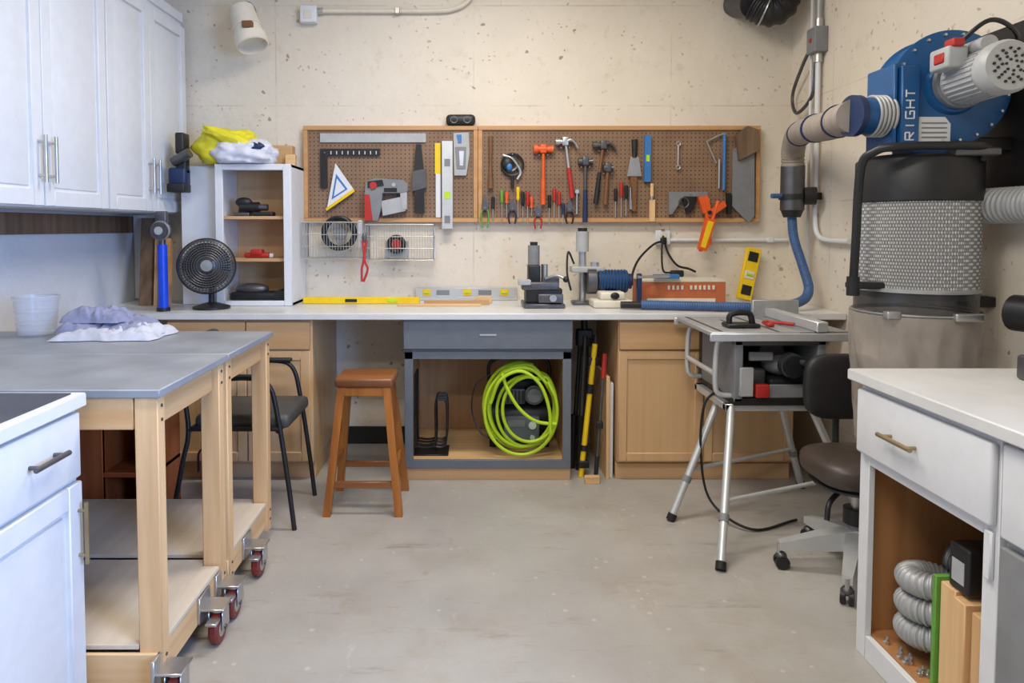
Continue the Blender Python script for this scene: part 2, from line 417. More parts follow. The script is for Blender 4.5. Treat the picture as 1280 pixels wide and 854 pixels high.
shaker(b,'y',yf,x0,1.238,.11,.705,'maple',.014,.045); shaker(b,'y',yf,1.24,x1,.11,.705,'maple',.014,.045)
barhandle(b,(1.20,yf-.014,.50),(1.20,yf-.014,.64),(0,-.028,0),'dsteel',.006)
b.done()
b=B('leaning_panel'); b.box(.725,.742,3.64,4.15,.0,.56,'pine',.001); b.box(.746,.765,3.66,4.2,.0,.52,'white',.001); b.done()
b=B('grey_tool_cabinet'); x0,x1=-.36,.53
b.box(x0,x0+.03,yf,YB-.03,.09,.874,'desk'); b.box(x1-.03,x1,yf,YB-.03,.09,.874,'desk')
b.box(x0+.03,x1-.03,YB-.05,YB-.03,.09,.70,'cabin2'); b.box(x0+.03,x1-.03,yf,YB-.05,.69,.874,'desk')
b.box(x0+.03,x1-.03,yf+.005,YB-.05,.09,.11,'pinex'); b.box(x0+.03,x0+.035,yf+.02,YB-.05,.11,.69,'cabin2'); b.box(x1-.035,x1-.03,yf+.02,YB-.05,.11,.69,'cabin2')
b.box(x0,x1,yf-.008,yf+.01,.07,.115,'desk'); b.box(x0,x1,yf-.008,yf,.66,.70,'desk'); b.box(x0,x0+.045,yf-.008,yf,.11,.70,'desk'); b.box(x1-.045,x1,yf-.008,yf,.11,.70,'desk')
b.box(x0-.005,x1+.005,yf-.022,yf,.715,.872,'desk',.004)
b.box(.04,.13,yf-.025,yf-.02,.788,.797,'lgrey',.001)
b.box(x0,x1,yf+.01,YB-.03,0,.09,'maplex'); b.done()
b=B('wire_rack')
for i in range(4):
    y=3.70+i*.05
    b.tube([(-.31,y,.56),(-.31,y,.20),(-.29,y,.16),(-.22,y,.16),(-.20,y,.20),(-.20,y,.40),(-.17,y,.42),(-.14,y,.40),(-.14,y,.2),(-.16,y,.16),(-.2,y,.16)],.006,'black',6,4)
for z in (.165,.3,.40): b.cyl((-.31,3.68,z),(-.31,3.87,z),.005,'black',seg=6); b.cyl((-.20,3.68,z),(-.20,3.87,z),.005,'black',seg=6)
b.box(-.32,-.13,3.69,3.86,.111,.118,'black'); b.box(-.315,-.305,3.75,3.76,.115,.2,'black'); b.box(-.205,-.195,3.75,3.76,.115,.2,'black')
b.done()
b=B('air_compressor')
b.lathe([(.001,-.2),(.06,-.195),(.1,-.16),(.105,-.1),(.105,.1),(.1,.16),(.06,.195),(.001,.2)],(.27,3.93,.27),(1,0,0),'black',28)
b.box(.13,.42,3.86,4.03,.37,.50,'black',.02); b.box(.17,.30,3.79,3.87,.37,.46,'dsteel',.01); b.cyl((.35,3.80,.42),(.35,3.90,.42),.055,'dsteel'); b.cyl((.35,3.79,.42),(.35,3.80,.42),.04,'mgrey')
for i in range(6): b.box(.175+i*.021,.187+i*.021,3.783,3.79,.38,.45,'black',.001)
b.tube([(.10,3.9,.45),(.10,3.88,.58),(.18,3.88,.62),(.38,3.88,.62),(.44,3.88,.58),(.44,3.9,.45)],.011,'black')
for x in (.12,.42):
    for y in (3.86,4.0): b.cyl((x,y,.111),(x,y,.2),.02,'rubber')
b.box(.18,.38,3.80,3.828,.16,.30,'desk',.004); b.box(.20,.30,3.795,3.80,.24,.28,'mgrey',.002); b.cyl((.34,3.79,.25),(.34,3.80,.25),.022,'white'); b.cyl((.34,3.79,.18),(.34,3.80,.18),.014,'white')
b.done()
b=B('air_hose'); pts=[]
rnd=random.Random(21)
for k,(R,ox,oz) in enumerate(((.205,0,0),(.185,.012,-.012),(.198,-.01,.008),(.165,.03,-.02),(.19,.005,.015),(.15,.045,.0),(.20,-.004,-.006))):
    yy=3.765-.018*k
    for i in range(14):
        t=2*pi*i/14+1.2
        pts.append((.268+ox+math.cos(t)*R*(.98),yy-.018*i/14,max(.125,.375+oz+math.sin(t)*R*1.18)))
b.tube(pts,.0092,'lime',8,4)
b.tube([(.10,3.63,.42),(.15,3.60,.55),(.26,3.595,.60),(.36,3.595,.53),(.41,3.595,.40),(.42,3.6,.26)],.0092,'lime',8,6)
b.tube([(.16,3.63,.58),(.19,3.605,.50),(.25,3.60,.40),(.34,3.60,.33),(.45,3.61,.31)],.0092,'lime',8,6)
b.tube([(.10,3.70,.56),(.02,3.70,.5),(0,3.70,.36),(.05,3.68,.24),(.14,3.68,.2)],.004,'black',6)
b.done()
b=B('folded_tripod')
for dx,dy,m in ((-.02,0,'black'),(.02,.03,'black'),(0,-.03,'dsteel')):
    b.cyl((.60+dx*1.6,3.82+dy,.0),(.645+dx,3.90+dy,.74),.013,m,seg=10); b.cyl((.60+dx*1.6,3.82+dy,.0),(.61+dx*1.6,3.84+dy,.30),.018,'black',seg=10)
b.box(.60,.69,3.87,3.94,.68,.78,'black',.01); b.cyl((.645,3.90,.76),(.645,3.90,.86),.018,'black'); b.box(.61,.70,3.87,3.93,.84,.862,'black',.004); b.tube([(.66,3.9,.75),(.69,3.85,.70),(.70,3.82,.62)],.008,'black')
b.done()
b=B('yellow_bar_clamp')
b.cyl((.595,3.68,0),(.68,3.75,.72),.015,'yellow',seg=12); b.cyl((.612,3.694,.14),(.615,3.697,.17),.02,'black'); b.cyl((.646,3.725,.45),(.652,3.729,.50),.021,'black'); b.cyl((.68,3.75,.72),(.685,3.754,.77),.012,'black')
b.box(.58,.64,3.665,3.70,.05,.09,'black',.006); b.box(.64,.70,3.73,3.77,.60,.65,'black',.008); b.done()
b=B('red_bar_clamp'); b.cyl((.665,3.62,0),(.712,3.66,.60),.007,'dsteel',seg=8); b.cyl((.665,3.62,0),(.675,3.63,.13),.012,'black',seg=8); b.cyl((.71,3.66,.55),(.718,3.665,.68),.013,'red',seg=8); b.box(.67,.705,3.62,3.65,.28,.32,'black',.006); b.done()
b=B('wood_offcut'); b.box(.60,.68,3.57,3.60,0,.04,'pinex',.003); b.done()

# ---------------------------------------------------------------- wooden stool
b=B('wooden_stool'); cx,cy=-.515,3.33
b.box(cx-.14,cx+.14,cy-.12,cy+.12,.60,.645,'brownx',.014)
b.box(cx-.125,cx+.125,cy-.105,cy+.105,.555,.60,'brown',.004)
def leg(b,p0,p1,w,m):
    p0=Vector(p0);p1=Vector(p1); vs=[]
    for p in (p0,p1):
        for a,c in ((-1,-1),(1,-1),(1,1),(-1,1)): vs.append(p+Vector((a*w/2,c*w/2,0)))
    b.add(vs,[[0,1,2,3],[4,5,6,7],[0,1,5,4],[1,2,6,5],[2,3,7,6],[3,0,4,7]],m)
for sx in (-1,1):
    for sy in (-1,1): leg(b,(cx+sx*.170,cy+sy*.16,0),(cx+sx*.108,cy+sy*.09,.60),.036,'brown')
for sy in (-1,1): b.box(cx-.15,cx+.15,cy+sy*.145-.010,cy+sy*.145+.010,.13,.160,'brownx',.003)
for sx in (-1,1): b.box(cx+sx*.148-.010,cx+sx*.148+.010,cy-.135,cy+.135,.20,.230,'brown',.003)
b.done()
b=B('office_side_chair'); r=.011
X0,X1,Ya,Yb=-1.30,-.87,3.02,3.42
b.box(X0+.05,X1+.05,Ya+.01,Yb-.01,.455,.52,'vinyl2',.025)
b.box(X0-.01,X0+.045,Ya+.03,Yb-.03,.60,.86,'vinyl2',.02)
for y in (Ya,Yb):
    b.tube([(X1+.07,y,.0),(X1+.04,y,.25),(X1,y,.52),(X1-.04,y,.66),(X1-.14,y,.69),(X1-.32,y,.68),(X0,y,.70),(X0-.02,y,.82)],r,'black',10)
    b.tube([(X0-.06,y,0),(X0,y,.3),(X0+.03,y,.46),(X0,y,.70)],r,'black',10)
    b.cyl((X0+.03,y,.46),(X1+.01,y,.46),r,'black',seg=8)
    b.box(X1-.30,X1-.04,y-.02,y+.02,.685,.705,'black',.008)
b.cyl((X0+.03,Ya,.45),(X0+.03,Yb,.45),r,'black',seg=8); b.cyl((X1+.0,Ya,.45),(X1+.0,Yb,.45),r,'black',seg=8); b.cyl((X0-.005,Ya,.75),(X0-.005,Yb,.75),r,'black',seg=8)
b.done()
b=B('small_wooden_shelf'); x0,x1,y0,y1=-1.93,-1.42,2.99,3.28
b.box(x0,x0+.02,y0,y1,0,.52,'redwood'); b.box(-1.66,-1.64,y0,y1,0,.52,'redwood'); b.box(x0,-1.64,y0-.002,y0+.018,.02,.52,'redwood')
for z in (.03,.25,.50): b.box(-1.64,x1,y0,y1,z,z+.02,'redwood')
b.box(x1-.02,x1,y0,y1,0,.52,'redwood'); b.box(-1.64,x1-.02,y1-.01,y1,.05,.50,'cabin'); b.done()
b=B('fire_extinguisher'); b.lathe([(.001,0),(.045,0),(.05,.01),(.05,.16),(.04,.19),(.018,.205),(.018,.225),(.001,.225)],(-1.36,3.52,.0),(0,0,1),'red',20); b.box(-1.39,-1.34,3.50,3.54,.225,.245,'black',.004); b.box(-1.39,-1.35,3.468,3.472,.07,.13,'white',.001); b.tube([(-1.36,3.50,.23),(-1.41,3.48,.2),(-1.415,3.48,.1)],.006,'black',6); b.done()

# ---------------------------------------------------------------- open shelf cabinet on counter
b=B('open_shelf_cabinet'); x0,x1,y0,y1,z0,z1=-1.47,-1.035,3.93,4.24,.911,1.725
b.box(x0,x0+.018,y0,y1,z0,z1,'white'); b.box(x1-.018,x1,y0,y1,z0,z1,'white'); b.box(x0,x1,y0,y1,z1-.018,z1,'white'); b.box(x0,x1,y0,y1,z0,z0+.018,'white')
b.box(x0+.018,x1-.018,y1-.01,y1,z0+.018,z1-.018,'maple'); b.box(x1-.02,x1-.0185,y0+.02,y1,z0+.02,z1-.02,'maple')
b.box(x0,x0+.045,y0-.018,y0,z0,z1,'white',.003); b.box(x1-.045,x1,y0-.018,y0,z0,z1,'white',.003); b.box(x0+.045,x1-.045,y0-.018,y0,z1-.035,z1,'white',.003); b.box(x0+.045,x1-.045,y0-.018,y0,z0,z0+.03,'white',.003)
for z in (1.165,1.41): b.box(x0+.018,x1-.018,y0+.02,y1-.01,z,z+.018,'maplex',.001)
b.box(-1.70,x0-.002,4.0,4.018,z0,z1-.005,'white',.002)
b.done()
b=B('power_drill'); b.cyl((-1.36,4.02,1.48),(-1.25,4.02,1.48),.032,'black'); b.cyl((-1.25,4.02,1.48),(-1.20,4.02,1.48),.02,'dsteel'); b.box(-1.37,-1.32,4.0,4.04,1.43,1.47,'black',.01); b.box(-1.39,-1.30,3.985,4.055,1.429,1.45,'dsteel',.006); b.ell((-1.34,4.02,1.51),(.05,.03,.03),'black'); b.box(-1.28,-1.16,3.98,4.05,1.429,1.455,'black',.008); b.done()
b=B('red_multi_tool'); b.box(-1.34,-1.19,4.0,4.04,1.184,1.215,'red',.012); b.box(-1.30,-1.23,3.99,4.05,1.20,1.235,'red',.01); b.box(-1.2,-1.17,4.01,4.03,1.186,1.21,'white',.006); b.done()
b=B('belt_sander'); b.box(-1.42,-1.09,3.97,4.1,.93,.985,'black',.02); b.ell((-1.30,4.03,1.0),(.1,.05,.035),'dsteel'); b.cyl((-1.12,3.96,.965),(-1.12,4.10,.965),.035,'black'); b.done()
b=B('yellow_bag')
b.ell((-1.42,4.02,1.82),(.185,.12,.115),'bagyel',64,32,.10,2.2,1.728,.8,.05); b.ell((-1.31,3.97,1.785),(.175,.13,.085),'bagwhite',64,32,.09,2.4,1.728,.8,.05)
b.T=Matrix.Translation((-1.38,3.93,1.87))@Matrix.Rotation(math.radians(20),4,'Y'); b.ell((0,0,0),(.17,.07,.035),'bagyel',48,20,.10,2.6,None,.8,.05); b.T=Matrix()
b.ell((-1.215,3.875,1.82),(.045,.02,.022),'dblue',16,8,.1); b.done(ang=120)
b=B('wood_block'); b.box(-1.22,-1.09,4.16,4.235,1.727,1.86,'maplex',.003); b.box(-1.12,-1.06,4.11,4.155,1.727,1.80,'pinex',.003); b.done()
b=B('cordless_driver'); b.box(-1.71,-1.61,3.85,3.93,1.60,1.70,'dblue',.015); b.cyl((-1.68,3.86,1.73),(-1.58,3.84,1.78),.028,'dsteel'); b.box(-1.67,-1.61,3.86,3.92,1.66,1.78,'black',.012); b.box(-1.71,-1.61,3.83,3.93,1.56,1.61,'black',.008)
b.box(-1.68,-1.63,3.88,3.97,1.78,1.90,'black',.01); b.cyl((-1.655,3.9,1.7),(-1.655,3.999,1.7),.01,'steel'); b.done()
b=B('desk_fan'); c=Vector((-1.455,3.74,1.150)); ax=Vector((.35,-1,.08)).normalized()
b.lathe([(.001,0),(.10,0),(.10,.012),(.05,.028),(.02,.035),(.001,.035)],(-1.455,3.80,.911),(0,0,1),'black',28)
b.cyl((-1.455,3.80,.93),(-1.455,3.80,1.12),.016,'black'); b.cyl(c+ax*-.10,c+ax*-.02,.05,'dsteel')
for R,h in ((.145,0),(.143,.03),(.135,.042),(.125,.05),(.112,.056),(.10,.06),(.088,.063),(.075,.065),(.062,.066),(.05,.067),(.125,-.04),(.09,-.055),(.145,-.015)): b.ring(c+ax*h,ax,R,.003,'dsteel',36,5)
u=ax.orthogonal().normalized(); w=ax.cross(u)
for i in range(48):
    t=2*pi*i/48; d=u*math.cos(t)+w*math.sin(t)
    b.tube([c+ax*.067+d*.035,c+ax*.05+d*.125,c+ax*.01+d*.146,c-ax*.04+d*.125,c-ax*.06+d*.05],.0022,'dsteel',4,smooth=False)
b.lathe([(.001,.075),(.03,.072),(.035,.06),(.001,.055)],c,ax,'mgrey',20); b.lathe([(.146,-.03),(.154,-.02),(.154,.02),(.146,.03)],c,ax,'black',48)
b.lathe([(.001,-.058),(.09,-.054),(.12,-.042)],c,ax,'black',32)
for i in range(5):
    t=2*pi*i/5; d=u*math.cos(t)+w*math.sin(t); e=u*math.cos(t+.9)+w*math.sin(t+.9); f=u*math.cos(t+.45)+w*math.sin(t+.45)
    b.add([c+d*.02,c+d*.12+ax*.02,c+f*.128,c+e*.12-ax*.02,c+e*.02-ax*.01],[[0,1,2,3,4]],'black',True)
b.cyl(c-ax*.03,c+ax*.03,.03,'black'); b.done()
b=B('blue_clamp_stand'); b.cyl((-1.67,3.68,.911),(-1.67,3.68,1.27),.026,'bblue'); b.cyl((-1.67,3.68,.911),(-1.67,3.68,.93),.035,'black'); b.cyl((-1.67,3.68,1.27),(-1.67,3.68,1.30),.018,'dsteel'); b.cyl((-1.67,3.64,1.345),(-1.67,3.70,1.345),.045,'dsteel'); b.cyl((-1.67,3.635,1.345),(-1.67,3.64,1.345),.022,'lgrey'); b.ring((-1.67,3.66,1.345),(0,1,0),.046,.008,'mgrey'); b.box(-1.70,-1.64,3.66,3.70,1.38,1.45,'dsteel',.008); b.done()
b=B('leaning_lumber')
for x,y,m,t,h in ((-1.98,4.12,'darkwood',.07,1.42),(-1.91,4.10,'pine',.035,1.40),(-1.86,4.06,'darkwood',.05,1.36),(-1.80,3.98,'frame',.03,1.30)):
    leg(b,(x+.09,y-.16,.911),(x,y+.08,h),t,m)
b.done()

# ---------------------------------------------------------------- pegboards  (layout grid: 1 unit = 1/202 m on the board plane)
def pb(u,v): return ((u-590)/202,1.36+(285-v)/202)
PY=4.222
for (x0,x1) in ((-1.035,.035),(.037,1.77)):
    b=B('pegboard'); z0,z1=1.395,1.985
    b.box(x0+.01,x1-.01,PY,PY+.008,z0+.01,z1-.01,'peg',0)
    b.box(x0,x1,PY-.012,YB-.001,z1-.026,z1,'frame'); b.box(x0,x1,PY-.012,YB-.001,z0,z0+.026,'frame'); b.box(x0,x0+.026,PY-.012,YB-.001,z0+.026,z1-.026,'frame'); b.box(x1-.026,x1,PY-.012,YB-.001,z0+.026,z1-.026,'frame')
    b.done()
def PP(b,pts,m,y0=PY-.012,y1=PY-.001): b.poly([pb(*p) for p in pts],y0,y1,m)
def V(u,v,d=.02): x,z=pb(u,v); return (x,PY-d,z)
def peg(b,u,v,d=.03): b.cyl(V(u,v,d),V(u,v,0),.003,'steel',seg=6)
b=B('white_straightedge'); PP(b,[(402,168),(533,168),(533,179),(402,179)],'lgrey'); b.done()
b=B('framing_square'); PP(b,[(402,187),(476,187),(476,196),(411,196),(411,236),(402,236)],'black',PY-.016,PY-.013)
for i in range(9): PP(b,[(415+i*7,190),(416+i*7,190),(416+i*7,194),(415+i*7,194)],'white',PY-.0175,PY-.016)
peg(b,408,192); b.done()
b=B('speed_square'); PP(b,[(421,205),(444,238),(410,262)],'white',PY-.024,PY-.018); PP(b,[(422,218),(436,237),(416,250)],'skyblue',PY-.026,PY-.024); PP(b,[(423,224),(433,237),(419,246)],'white',PY-.028,PY-.026); PP(b,[(443,237),(445,240),(410,264),(409,261)],'yellow',PY-.034,PY-.016); peg(b,421,210); b.done()
b=B('nail_gun')
PP(b,[(460,228),(470,224),(505,226),(511,232),(511,240),(500,242),(480,242),(478,262),(474,276),(464,276),(462,262),(458,244)],'mgrey',PY-.06,PY-.012)
PP(b,[(458,244),(464,244),(468,276),(458,276)],'red',PY-.066,PY-.01); PP(b,[(462,228),(480,226),(482,233),(462,236)],'black',PY-.066,PY-.01); PP(b,[(478,252),(506,246),(508,264),(480,270)],'lgrey',PY-.05,PY-.01)
PP(b,[(500,230),(510,230),(510,262),(504,262)],'lgrey',PY-.055,PY-.01); b.cyl(V(469,233,.07),V(469,233,.01),.022,'red'); PP(b,[(482,236),(498,236),(498,241),(482,241)],'black',PY-.062,PY-.06); b.cyl(V(494,232,.066),V(494,232,.05),.012,'lgrey'); b.done()
b=B('hand_saw'); PP(b,[(521,182),(527,182),(530,210),(531,266),(519,266),(518,215)],'black',PY-.03,PY-.006); PP(b,[(517,215),(533,212),(534,235),(516,240)],'dsteel',PY-.034,PY-.004); peg(b,524,188); b.done()
b=B('aluminium_level'); PP(b,[(553,178),(566,178),(566,286),(553,286)],'alu',PY-.035,PY-.006)
for v in (200,240,270): PP(b,[(556,v),(563,v),(563,v+9),(556,v+9)],'lime' if v==240 else 'mgrey',PY-.038,PY-.034)
b.done()
b=B('steel_rule'); PP(b,[(544,180),(551,180),(551,218),(544,218)],'yellow',PY-.012,PY-.008); PP(b,[(545,218),(551,218),(551,272),(545,272)],'white',PY-.012,PY-.008); b.done()
b=B('hanging_packet'); PP(b,[(567,168),(586,167),(587,192),(583,220),(568,220)],'lgrey',PY-.02,PY-.006); PP(b,[(569,185),(583,185),(582,212),(571,212)],'mgrey',PY-.024,PY-.02); PP(b,[(571,170),(577,170),(577,180),(573,180)],'skyblue',PY-.026,PY-.02); PP(b,[(574,190),(580,190),(579,208),(575,208)],'bagwhite',PY-.026,PY-.02); b.done()
b=B('black_speaker'); x,z=pb(576,152); b.box(x-.09,x+.09,PY-.03,PY+.03,1.986,2.055,'black',.025)
for i in (-1,1): b.lathe([(.022,-.002),(.016,.002),(.001,.0)],(x+i*.04,PY-.03,2.02),(0,1,0),'mgrey',16)
b.done()
def basket(u0,u1,v0,v1):
    b=B('wire_basket'); x0,z1=pb(u0,v0); x1,z0=pb(u1,v1); ya,yb=PY-.13,YB-.004
    for z in (z0,z0+(z1-z0)*.33,z0+(z1-z0)*.66,z1): b.tube([(x0,yb,z),(x0,ya,z),(x1,ya,z),(x1,yb,z)],.0025 if z<z1 else .0045,'steel',5,smooth=False)
    n=int((x1-x0)/.016)
    for i in range(n+1):
        x=x0+(x1-x0)*i/n; b.tube([(x,ya,z1),(x,ya,z0),(x,yb,z0)],.0018,'steel',4,smooth=False)
    for k in range(6):
        y=ya+(yb-ya)*k/5; 
        for x in (x0,x1): b.cyl((x,y,z0),(x,y,z1),.0018,'steel',seg=4)
        b.cyl((x0,y,z0),(x1,y,z0),.0018,'steel',seg=4)
    b.tube([(x0,yb,z0),(x0,yb,z1),(x1,yb,z1),(x1,yb,z0)],.004,'steel',5,smooth=False); b.done(); return x0,x1,z0,z1
basket(384,458,278,322); basket(461,543,281,324)
b=B('black_coil'); x,z=pb(427,294); y=PY-.04
for i in range(5): b.ring((x,y-.012*i,z+.012),(0,1,.1),.090+.006*math.sin(i*2),.012,'black',30,8)
b.cyl((x,y-.02,z+.01),(x,y+.02,z+.01),.04,'mgrey'); b.done()
b=B('dispenser_roll'); x,z=pb(453,288); b.cyl((x,PY-.09,z-.12),(x,PY-.09,z+.06),.014,'white'); b.done()
b=B('tape_roll'); x,z=pb(497,305); b.ring((x,PY-.07,z),(0,1,0),.045,.014,'black',24,8); b.cyl((x,PY-.075,z),(x,PY-.06,z),.03,'red'); b.box(x-.07,x+.07,PY-.05,PY-.03,z-.085,z+.02,'lgrey',.004); b.done()
b=B('red_pliers'); 
b.tube([V(458,300,.15),V(461,325,.15),V(464,335,.15),V(459,350,.15)],.007,'red',8); b.tube([V(463,300,.15),V(459,325,.15),V(457,335,.15),V(457,350,.15)],.007,'red',8); b.ell(V(460,297,.15),(.014,.008,.03),'dsteel'); b.cyl(V(460,290,.15),V(460,290,.125),.004,'steel'); b.done()
def hammer(name,u,v0,v1,hm,grip,head='dsteel',w=13,lean=0,gr=.5,claw=True,hs=1.0):
    b=B(name); vm=v0+(v1-v0)*(1-gr)
    b.cyl(V(u,v0+3,.03),V(u+lean*(1-gr),vm,.03),.009,hm,r1=.010,seg=12)
    b.cyl(V(u+lean*(1-gr),vm,.03),V(u+lean,v1,.03),.012,grip,r1=.016,seg=12)
    b.cyl(V(u-w,v0+5,.03),V(u-w+5,v0+5,.03),.021*hs,head); b.cyl(V(u-w+5,v0+5,.03),V(u+3,v0+5,.03),.015*hs,head)
    x0,x1=pb(u-4,0)[0],pb(u+4,0)[0]
    b.box(x0,x1,PY-.048,PY-.012,pb(0,v0+10)[1],pb(0,v0-1)[1],head,.006)
    if claw:
        for s in (-.008,.008):
            b.tube([V(u+2,v0+4,.03+s),V(u+w*.6,v0+3,.03+s),V(u+w,v0+7,.03+s*1.4),V(u+w+3,v0+13,.03+s*1.6)],lambda t:.011*(1-.6*t),head,8)
    else: b.cyl(V(u+3,v0+5,.03),V(u+w,v0+5,.03),.012*hs,head,r1=.018*hs)
    peg(b,u-5,v0+12); peg(b,u+5,v0+12); b.done()
hammer('rubber_mallet',678,183,256,'orange','orange','orange',12,0,.45,False,1.35)
hammer('claw_hammer',705,174,248,'steel','red','steel',12,9)
hammer('claw_hammer',752,178,255,'brownhandle','black','dsteel',13,-9)
hammer('ball_peen_hammer',730,198,278,'dsteel','dblue','dsteel',9,0,.5,False)
hammer('ball_peen_hammer',758,206,256,'brownhandle','brownhandle','dsteel',6,-3,.5,False)
b=B('wood_file'); b.cyl(V(613,172),V(613,200),.014,'brownhandle',r1=.010); b.cyl(V(613,200),V(613,236),.008,'brownhandle',r1=.018); peg(b,613,175); b.done()
b=B('brace_drill'); b.ring(V(640,207),(0,1,0),.065,.008,'black'); b.ring(V(638,206),(0,1,0),.042,.009,'dsteel'); b.tube([V(628,195),V(640,200),V(650,215),V(646,225)],.010,'steel'); b.ell(V(634,206,.03),(.035,.02,.04),'black'); b.ell(V(636,210,.045),(.018,.012,.022),'skyblue'); b.cyl(V(640,220),V(640,236),.01,'black'); peg(b,640,194); b.done()
b=B('putty_knife'); b.cyl(V(791,176),V(791,198),.020,'black',r1=.014,seg=8); PP(b,[(786,197),(796,197),(800,221),(782,221)],'steel',PY-.022,PY-.018); peg(b,791,180); b.done()
b=B('wire_brush'); PP(b,[(786,222),(794,222),(793,264),(788,264)],'brownhandle',PY-.03,PY-.01); PP(b,[(785,235),(788,235),(788,262),(785,262)],'steel',PY-.03,PY-.01); peg(b,790,226); b.done()
b=B('torpedo_level'); PP(b,[(803,171),(811,171),(811,228),(803,228)],'skyblue',PY-.03,PY-.006); PP(b,[(805,195),(809,195),(809,203),(805,203)],'lime',PY-.032,PY-.029); b.done()
b=B('wood_chisel'); b.cyl(V(813,230),V(813,246),.011,'pine'); b.cyl(V(813,246),V(813,250),.009,'steel'); PP(b,[(810,250),(817,250),(817,277),(810,277)],'pine',PY-.024,PY-.014); peg(b,813,233); b.done()
b=B('combination_wrench'); b.tube([V(845,182),V(845,208)],.006,'steel',smooth=False); b.ring(V(845,181),(0,1,0),.012,.005,'steel',14); b.ring(V(845,210),(0,1,0),.012,.005,'steel',14); peg(b,845,181); b.done()
def screwdriver(u,v0,v1,m):
    b=B('screwdriver'); vm=v0+(v1-v0)*.45; b.lathe([(.001,0),(.010,.002),(.012,.02),(.009,.045),(.012,.07),(.006,(vm-v0)/202),(.001,(vm-v0)/202)],V(u,v0),(0,0,-1),m,12); b.cyl(V(u,vm),V(u,v1),.0035,'steel',seg=8); peg(b,u,vm+2,.024); b.done()
for u,v0,v1,m in ((627,238,275,'green'),(633,240,272,'orange'),(647,234,272,'yellow'),(653,240,280,'black'),(659,240,280,'red'),(664,246,270,'orange'),(692,236,275,'red'),(698,240,279,'red'),(775,228,272,'red'),(781,232,270,'black'),(616,246,280,'black'),(686,244,280,'black'),(703,254,280,'dblue'),(768,236,272,'black')): screwdriver(u,v0,v1,m)
def pliers(u,v0,v1,m):
    b=B('pliers'); vm=v0+(v1-v0)*.35
    PP(b,[(u-1,v0),(u+1,v0),(u+4,vm-3),(u+3,vm+3),(u-3,vm+3),(u-4,vm-3)],'dsteel',PY-.028,PY-.012)
    b.tube([V(u-2,vm+2),V(u-4.5,vm+8),V(u-4,v1-4),V(u-3,v1)],.0052,m,8); b.tube([V(u+2,vm+2),V(u+4.5,vm+8),V(u+4,v1-4),V(u+3,v1)],.0052,m,8); peg(b,u,vm,.03); b.done()
for u,v0,v1,m in ((606,246,285,'green'),(711,252,280,'black'),(672,258,286,'red'),(640,250,280,'dblue')): pliers(u,v0,v1,m)
b=B('socket_ratchet'); b.cyl(V(720,240),V(720,268),.007,'steel'); b.cyl(V(720,240,.03),V(720,240,.01),.013,'steel'); peg(b,720,245); b.done()
b=B('combination_square'); PP(b,[(834,240),(882,240),(882,246),(834,246)],'mgrey',PY-.02,PY-.014); PP(b,[(834,246),(852,246),(838,268),(834,268)],'mgrey',PY-.03,PY-.01); PP(b,[(850,246),(868,246),(864,262),(856,268)],'black',PY-.028,PY-.012); b.ring(V(852,254,.03),(0,1,0),.03,.005,'dsteel'); peg(b,860,243); b.done()
b=B('coping_saw'); b.tube([V(880,178),V(900,169),V(903,172)],.006,'steel'); b.tube([V(880,178),V(892,205)],.005,'steel',smooth=False); b.cyl(V(902,170),V(902,238),.010,'skyblue'); b.cyl(V(896,200),V(896,236),.006,'steel'); peg(b,902,176); b.done()
b=B('flat_trowel'); PP(b,[(912,188),(938,176),(940,270),(933,279),(912,258)],'mgrey',PY-.03,PY-.018); PP(b,[(914,172),(928,160),(942,165),(942,190),(918,202)],'darkwood',PY-.055,PY-.014); b.cyl(V(926,180,.05),V(926,180,0),.02,'black'); b.done()
b=B('leather_sheath'); PP(b,[(905,242),(910,242),(910,268),(906,268)],'black',PY-.04,PY-.01); peg(b,907.5,246); b.done()
b=B('orange_clamp'); 
for (a,c,m_) in (((875,252),(884,306),'orange'),((893,252),(872,314),'orange')):
    b.tube([V(a[0],a[1],.05),V((a[0]+c[0])/2+2,280,.05),V(c[0],c[1],.05)],.012,m_,8)
PP(b,[(868,247),(880,245),(884,262),(900,252),(903,258),(884,272),(874,266)],'orange',PY-.06,PY-.03); PP(b,[(877,272),(890,275),(879,314),(868,311)],'orange',PY-.066,PY-.045); PP(b,[(880,276),(887,278),(877,310),(871,308)],'yellow',PY-.069,PY-.06)
b.cyl(V(882,266,.07),V(882,266,.03),.012,'black'); b.cyl(V(882,250,.05),V(882,250,.0),.005,'steel'); b.done()

# ---------------------------------------------------------------- outlets, conduits
b=B('wall_outlet'); b.box(1.14,1.23,YB-.03,YB,1.255,1.345,'white',.005); b.box(1.165,1.205,YB-.036,YB-.03,1.30,1.33,'cream',.003); b.box(1.165,1.205,YB-.036,YB-.03,1.265,1.295,'black',.003); b.box(1.17,1.19,YB-.04,YB-.03,1.345,1.352,'red',.001); b.done()
b=B('electrical_conduit'); b.tube([(1.23,YB-.02,1.285),(1.955,YB-.02,1.285)],.012,'white',10,smooth=False)
for x in (1.45,1.85): b.box(x-.02,x+.02,YB-.036,YB,1.27,1.30,'white',.003)
b.done()
b=B('power_cord')
b.tube([(1.19,YB-.045,1.28),(1.12,YB-.06,1.26),(1.02,YB-.12,1.18),(.96,YB-.2,1.10),(.93,YB-.3,1.03)],.007,'rubber',8)
b.tube([(1.19,YB-.045,1.27),(1.21,YB-.06,1.2),(1.26,YB-.08,1.13),(1.33,YB-.07,1.11),(1.38,YB-.05,1.09)],.007,'rubber',8)
b.tube([(1.18,YB-.045,1.31),(1.16,YB-.09,1.22),(1.17,YB-.09,1.1),(1.22,YB-.08,1.085)],.006,'rubber',8)
